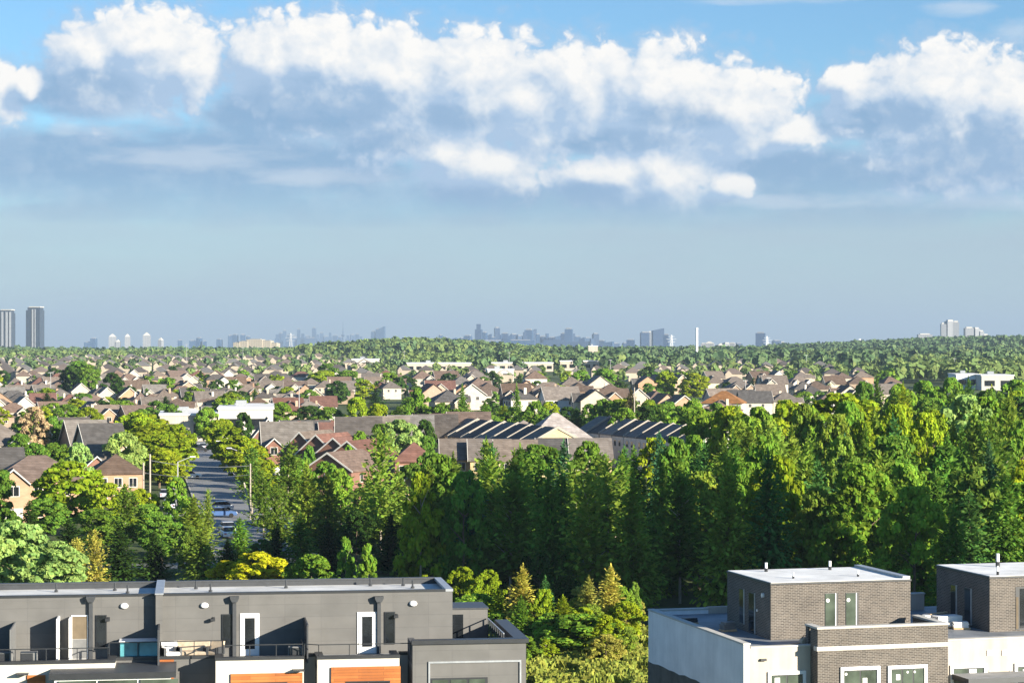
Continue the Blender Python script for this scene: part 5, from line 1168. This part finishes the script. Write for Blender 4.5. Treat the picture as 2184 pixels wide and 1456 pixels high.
def wire(A, B, label, sag=.5):
    A = Vector(A); B = Vector(B); b = MB(); n = 14; P = []
    for k in range(n + 1): t = k / n; p = A.lerp(B, t); p.z -= sag * 4 * t * (1 - t); P.append(p - A)
    for p, q in zip(P[:-1], P[1:]): b.bar(p, q, .035, lamp_m, 4)
    tag(b.build('overhead_wire', None, A), label, 'wire', 'wires crossing the road')
wire((P2[0], P2[1], P2[2] - .9), (P3[0], P3[1], P3[2] - .3), 'upper overhead wire crossing the road between utility poles'); wire((P1[0], P1[1], P1[2] - 1.5), (P3[0], P3[1], P3[2] - 1.6), 'lower overhead wire crossing the road between utility poles')
wire(at(1040, 986, 262), at(1120, 985, 262), 'thin wire seen against the bush behind the tall forest tree', .1)
def lamp(x, yt, Y, label, left=False):
    X, _, zt = at(x, yt, Y); z0 = tz(X, Y); h = zt - z0; e = thing('street_lamp', label, 'street lamp', (X, Y, z0), R(10), 'street lamps along the road'); k = -1 if left else 1
    b = MB(); b.bar((0, 0, 0), (0, 0, h - .8), .13, lamp_m, 8, .09); b.build('post', e); b = MB(); b.bar((0, 0, h - .85), (k * 2.2, 0, h), .06, lamp_m, 6); b.build('arm', e); b = MB(); b.box(k * 2.0, k * 2.9, -.16, .16, h - .06, h + .1, white_pt); b.build('lamp_head', e)
lamp(379, 974, 372, 'grey street lamp left of the road beside the white car'); lamp(518, 955, 405, 'street lamp over the right row of street trees, nearest', True); lamp(492, 940, 450, 'street lamp over the right row of street trees, middle', True); lamp(474, 926, 500, 'street lamp over the right row of street trees, farthest', True)
# ---- cars
tyre_m = M('tyre_rubber', (.015,.015,.015), .9, .1, 3)
CARP = {}
def paint(nm, c):
    m = M(nm, c, .3, .05, 2, spec=.5); return m
def car(x, y, Y, yaw, nm, c, label):
    if nm not in CARP:
        pm = paint(nm, c); b = MB(); b.extr([(-2.2, .32), (2.2, .32), (2.25, .62), (2.1, .82), (1.1, .95), (-1.9, .98), (-2.25, .8)], 'y', -.88, .88, pm); body = b.data('body', bevel=.05)
        b = MB(); b.extr([(1.15, .93), (.45, 1.42), (-1.2, 1.45), (-1.95, .96)], 'y', -.74, .74, glass_dk); glass = b.data('cabin_glass'); b = MB(); b.extr([(.42, 1.424), (.35, 1.48), (-1.15, 1.5), (-1.22, 1.454)], 'y', -.72, .72, pm); roof = b.data('roof_panel')
        b = MB(); b.bar((0, -.1, 0), (0, .1, 0), .33, tyre_m, 14); wh = b.data('wheel'); b = MB(); b.box(2.22, 2.27, -.15, .15, -.07, .07, white_pt); hl = b.data('headlight'); b = MB(); b.box(-2.28, -2.24, -.15, .15, -.07, .07, M('red_lens', (.4,.02,.02), .3, .05, 2)); tl = b.data('tail_light')
        CARP[nm] = (body, glass, roof, wh, hl, tl)
    body, glass, roof, wh, hl, tl = CARP[nm]; X = (x - 1092) / F * Y; e = thing('parked_car', label, 'car', (X, Y, tz(X, Y) + .06), R(yaw), 'cars on the road and parking lot')
    obj('body', body, e); obj('cabin_glass', glass, e); obj('roof_panel', roof, e)
    for i in (-1, 1):
        for u in (-1.4, 1.4): obj('wheel', wh, e, (u, i * .8, .33))
        obj('headlight', hl, e, (0, i * .62, .68)); obj('tail_light', tl, e, (0, i * .62, .72))
WHT = ('white_car_paint', (.8,.8,.8)); BLK = ('black_car_paint', (.02,.022,.026)); SIL = ('silver_car_paint', (.42,.43,.45)); BLU = ('blue_car_paint', (.05,.10,.22))
for a in [(404,1006,418,12,*WHT,'white car at the left kerb under the street lamp'), (346,1013,402,100,*BLK,'black car in the driveway left of the street lamp'), (466,1094,338,190,*SIL,'silver blue car at the near end of the road'),
          (472,1106,326,10,*BLU,'dark blue car just below the silver blue car'), (420,948,520,100,*WHT,'white car at the far junction, left one'), (432,950,522,100,*SIL,'silver car at the far junction, right one'), (425,956,512,10,*BLK,'black car waiting at the far junction'),
          (484,1140,300,105,*SIL,'silver car in the tight row beside the bright spruce'), (486,1150,292,105,*WHT,'white car nearest the yellow shrub in the row')]: car(*a)
for i, (x, y, Y) in enumerate([(352,1040,366),(360,1068,342),(369,1096,322)]): car(x, y, Y, 100, *(WHT if i % 2 else SIL), f'{"white" if i % 2 else "silver"} car, {ordn(i + 1)} from the far end of the row left of the olive conifers')
# ---- unseen building added off to the right to cast shade on the lower forest
e = thing('shade_building', 'unseen tall cream building added right of the brick townhouses to shade the forest', 'apartment building', (128.5, 122, 0), R(38))
b = MB(); b.box(-10.5, 10.5, -10, 10, 0, 58, cream_t); b.build('facade', e); b = MB(); b.box(-4, 4, -4, 4, 58.02, 60, white_st); b.build('roof_house', e)
# ---- labels that count along each group
def number(items):
    byw = {}
    for (o, X, d, wh) in items:
        if d and 'label' not in o: byw.setdefault((d, wh), []).append((X / max(1.0, o.location.y), o))
    for (d, wh), l in byw.items():
        l.sort(key=lambda t: t[0])
        for i, (_, o) in enumerate(l): o['label'] = (f'{d} {wh}' if len(l) == 1 else f'{d}, {ordn(i + 1)} from left {wh}').strip()
number(TREES); number(TW)
byrow = {}
for (o, X, d, wh) in HOUSES: byrow.setdefault(wh, []).append((X / o.location.y, o, d))
for wh, l in byrow.items():
    l.sort(key=lambda t: t[0])
    for i, (_, o, d) in enumerate(l): o['label'] = d if wh == '' else f'{d}, {ordn(i + 1)} from left {wh}'
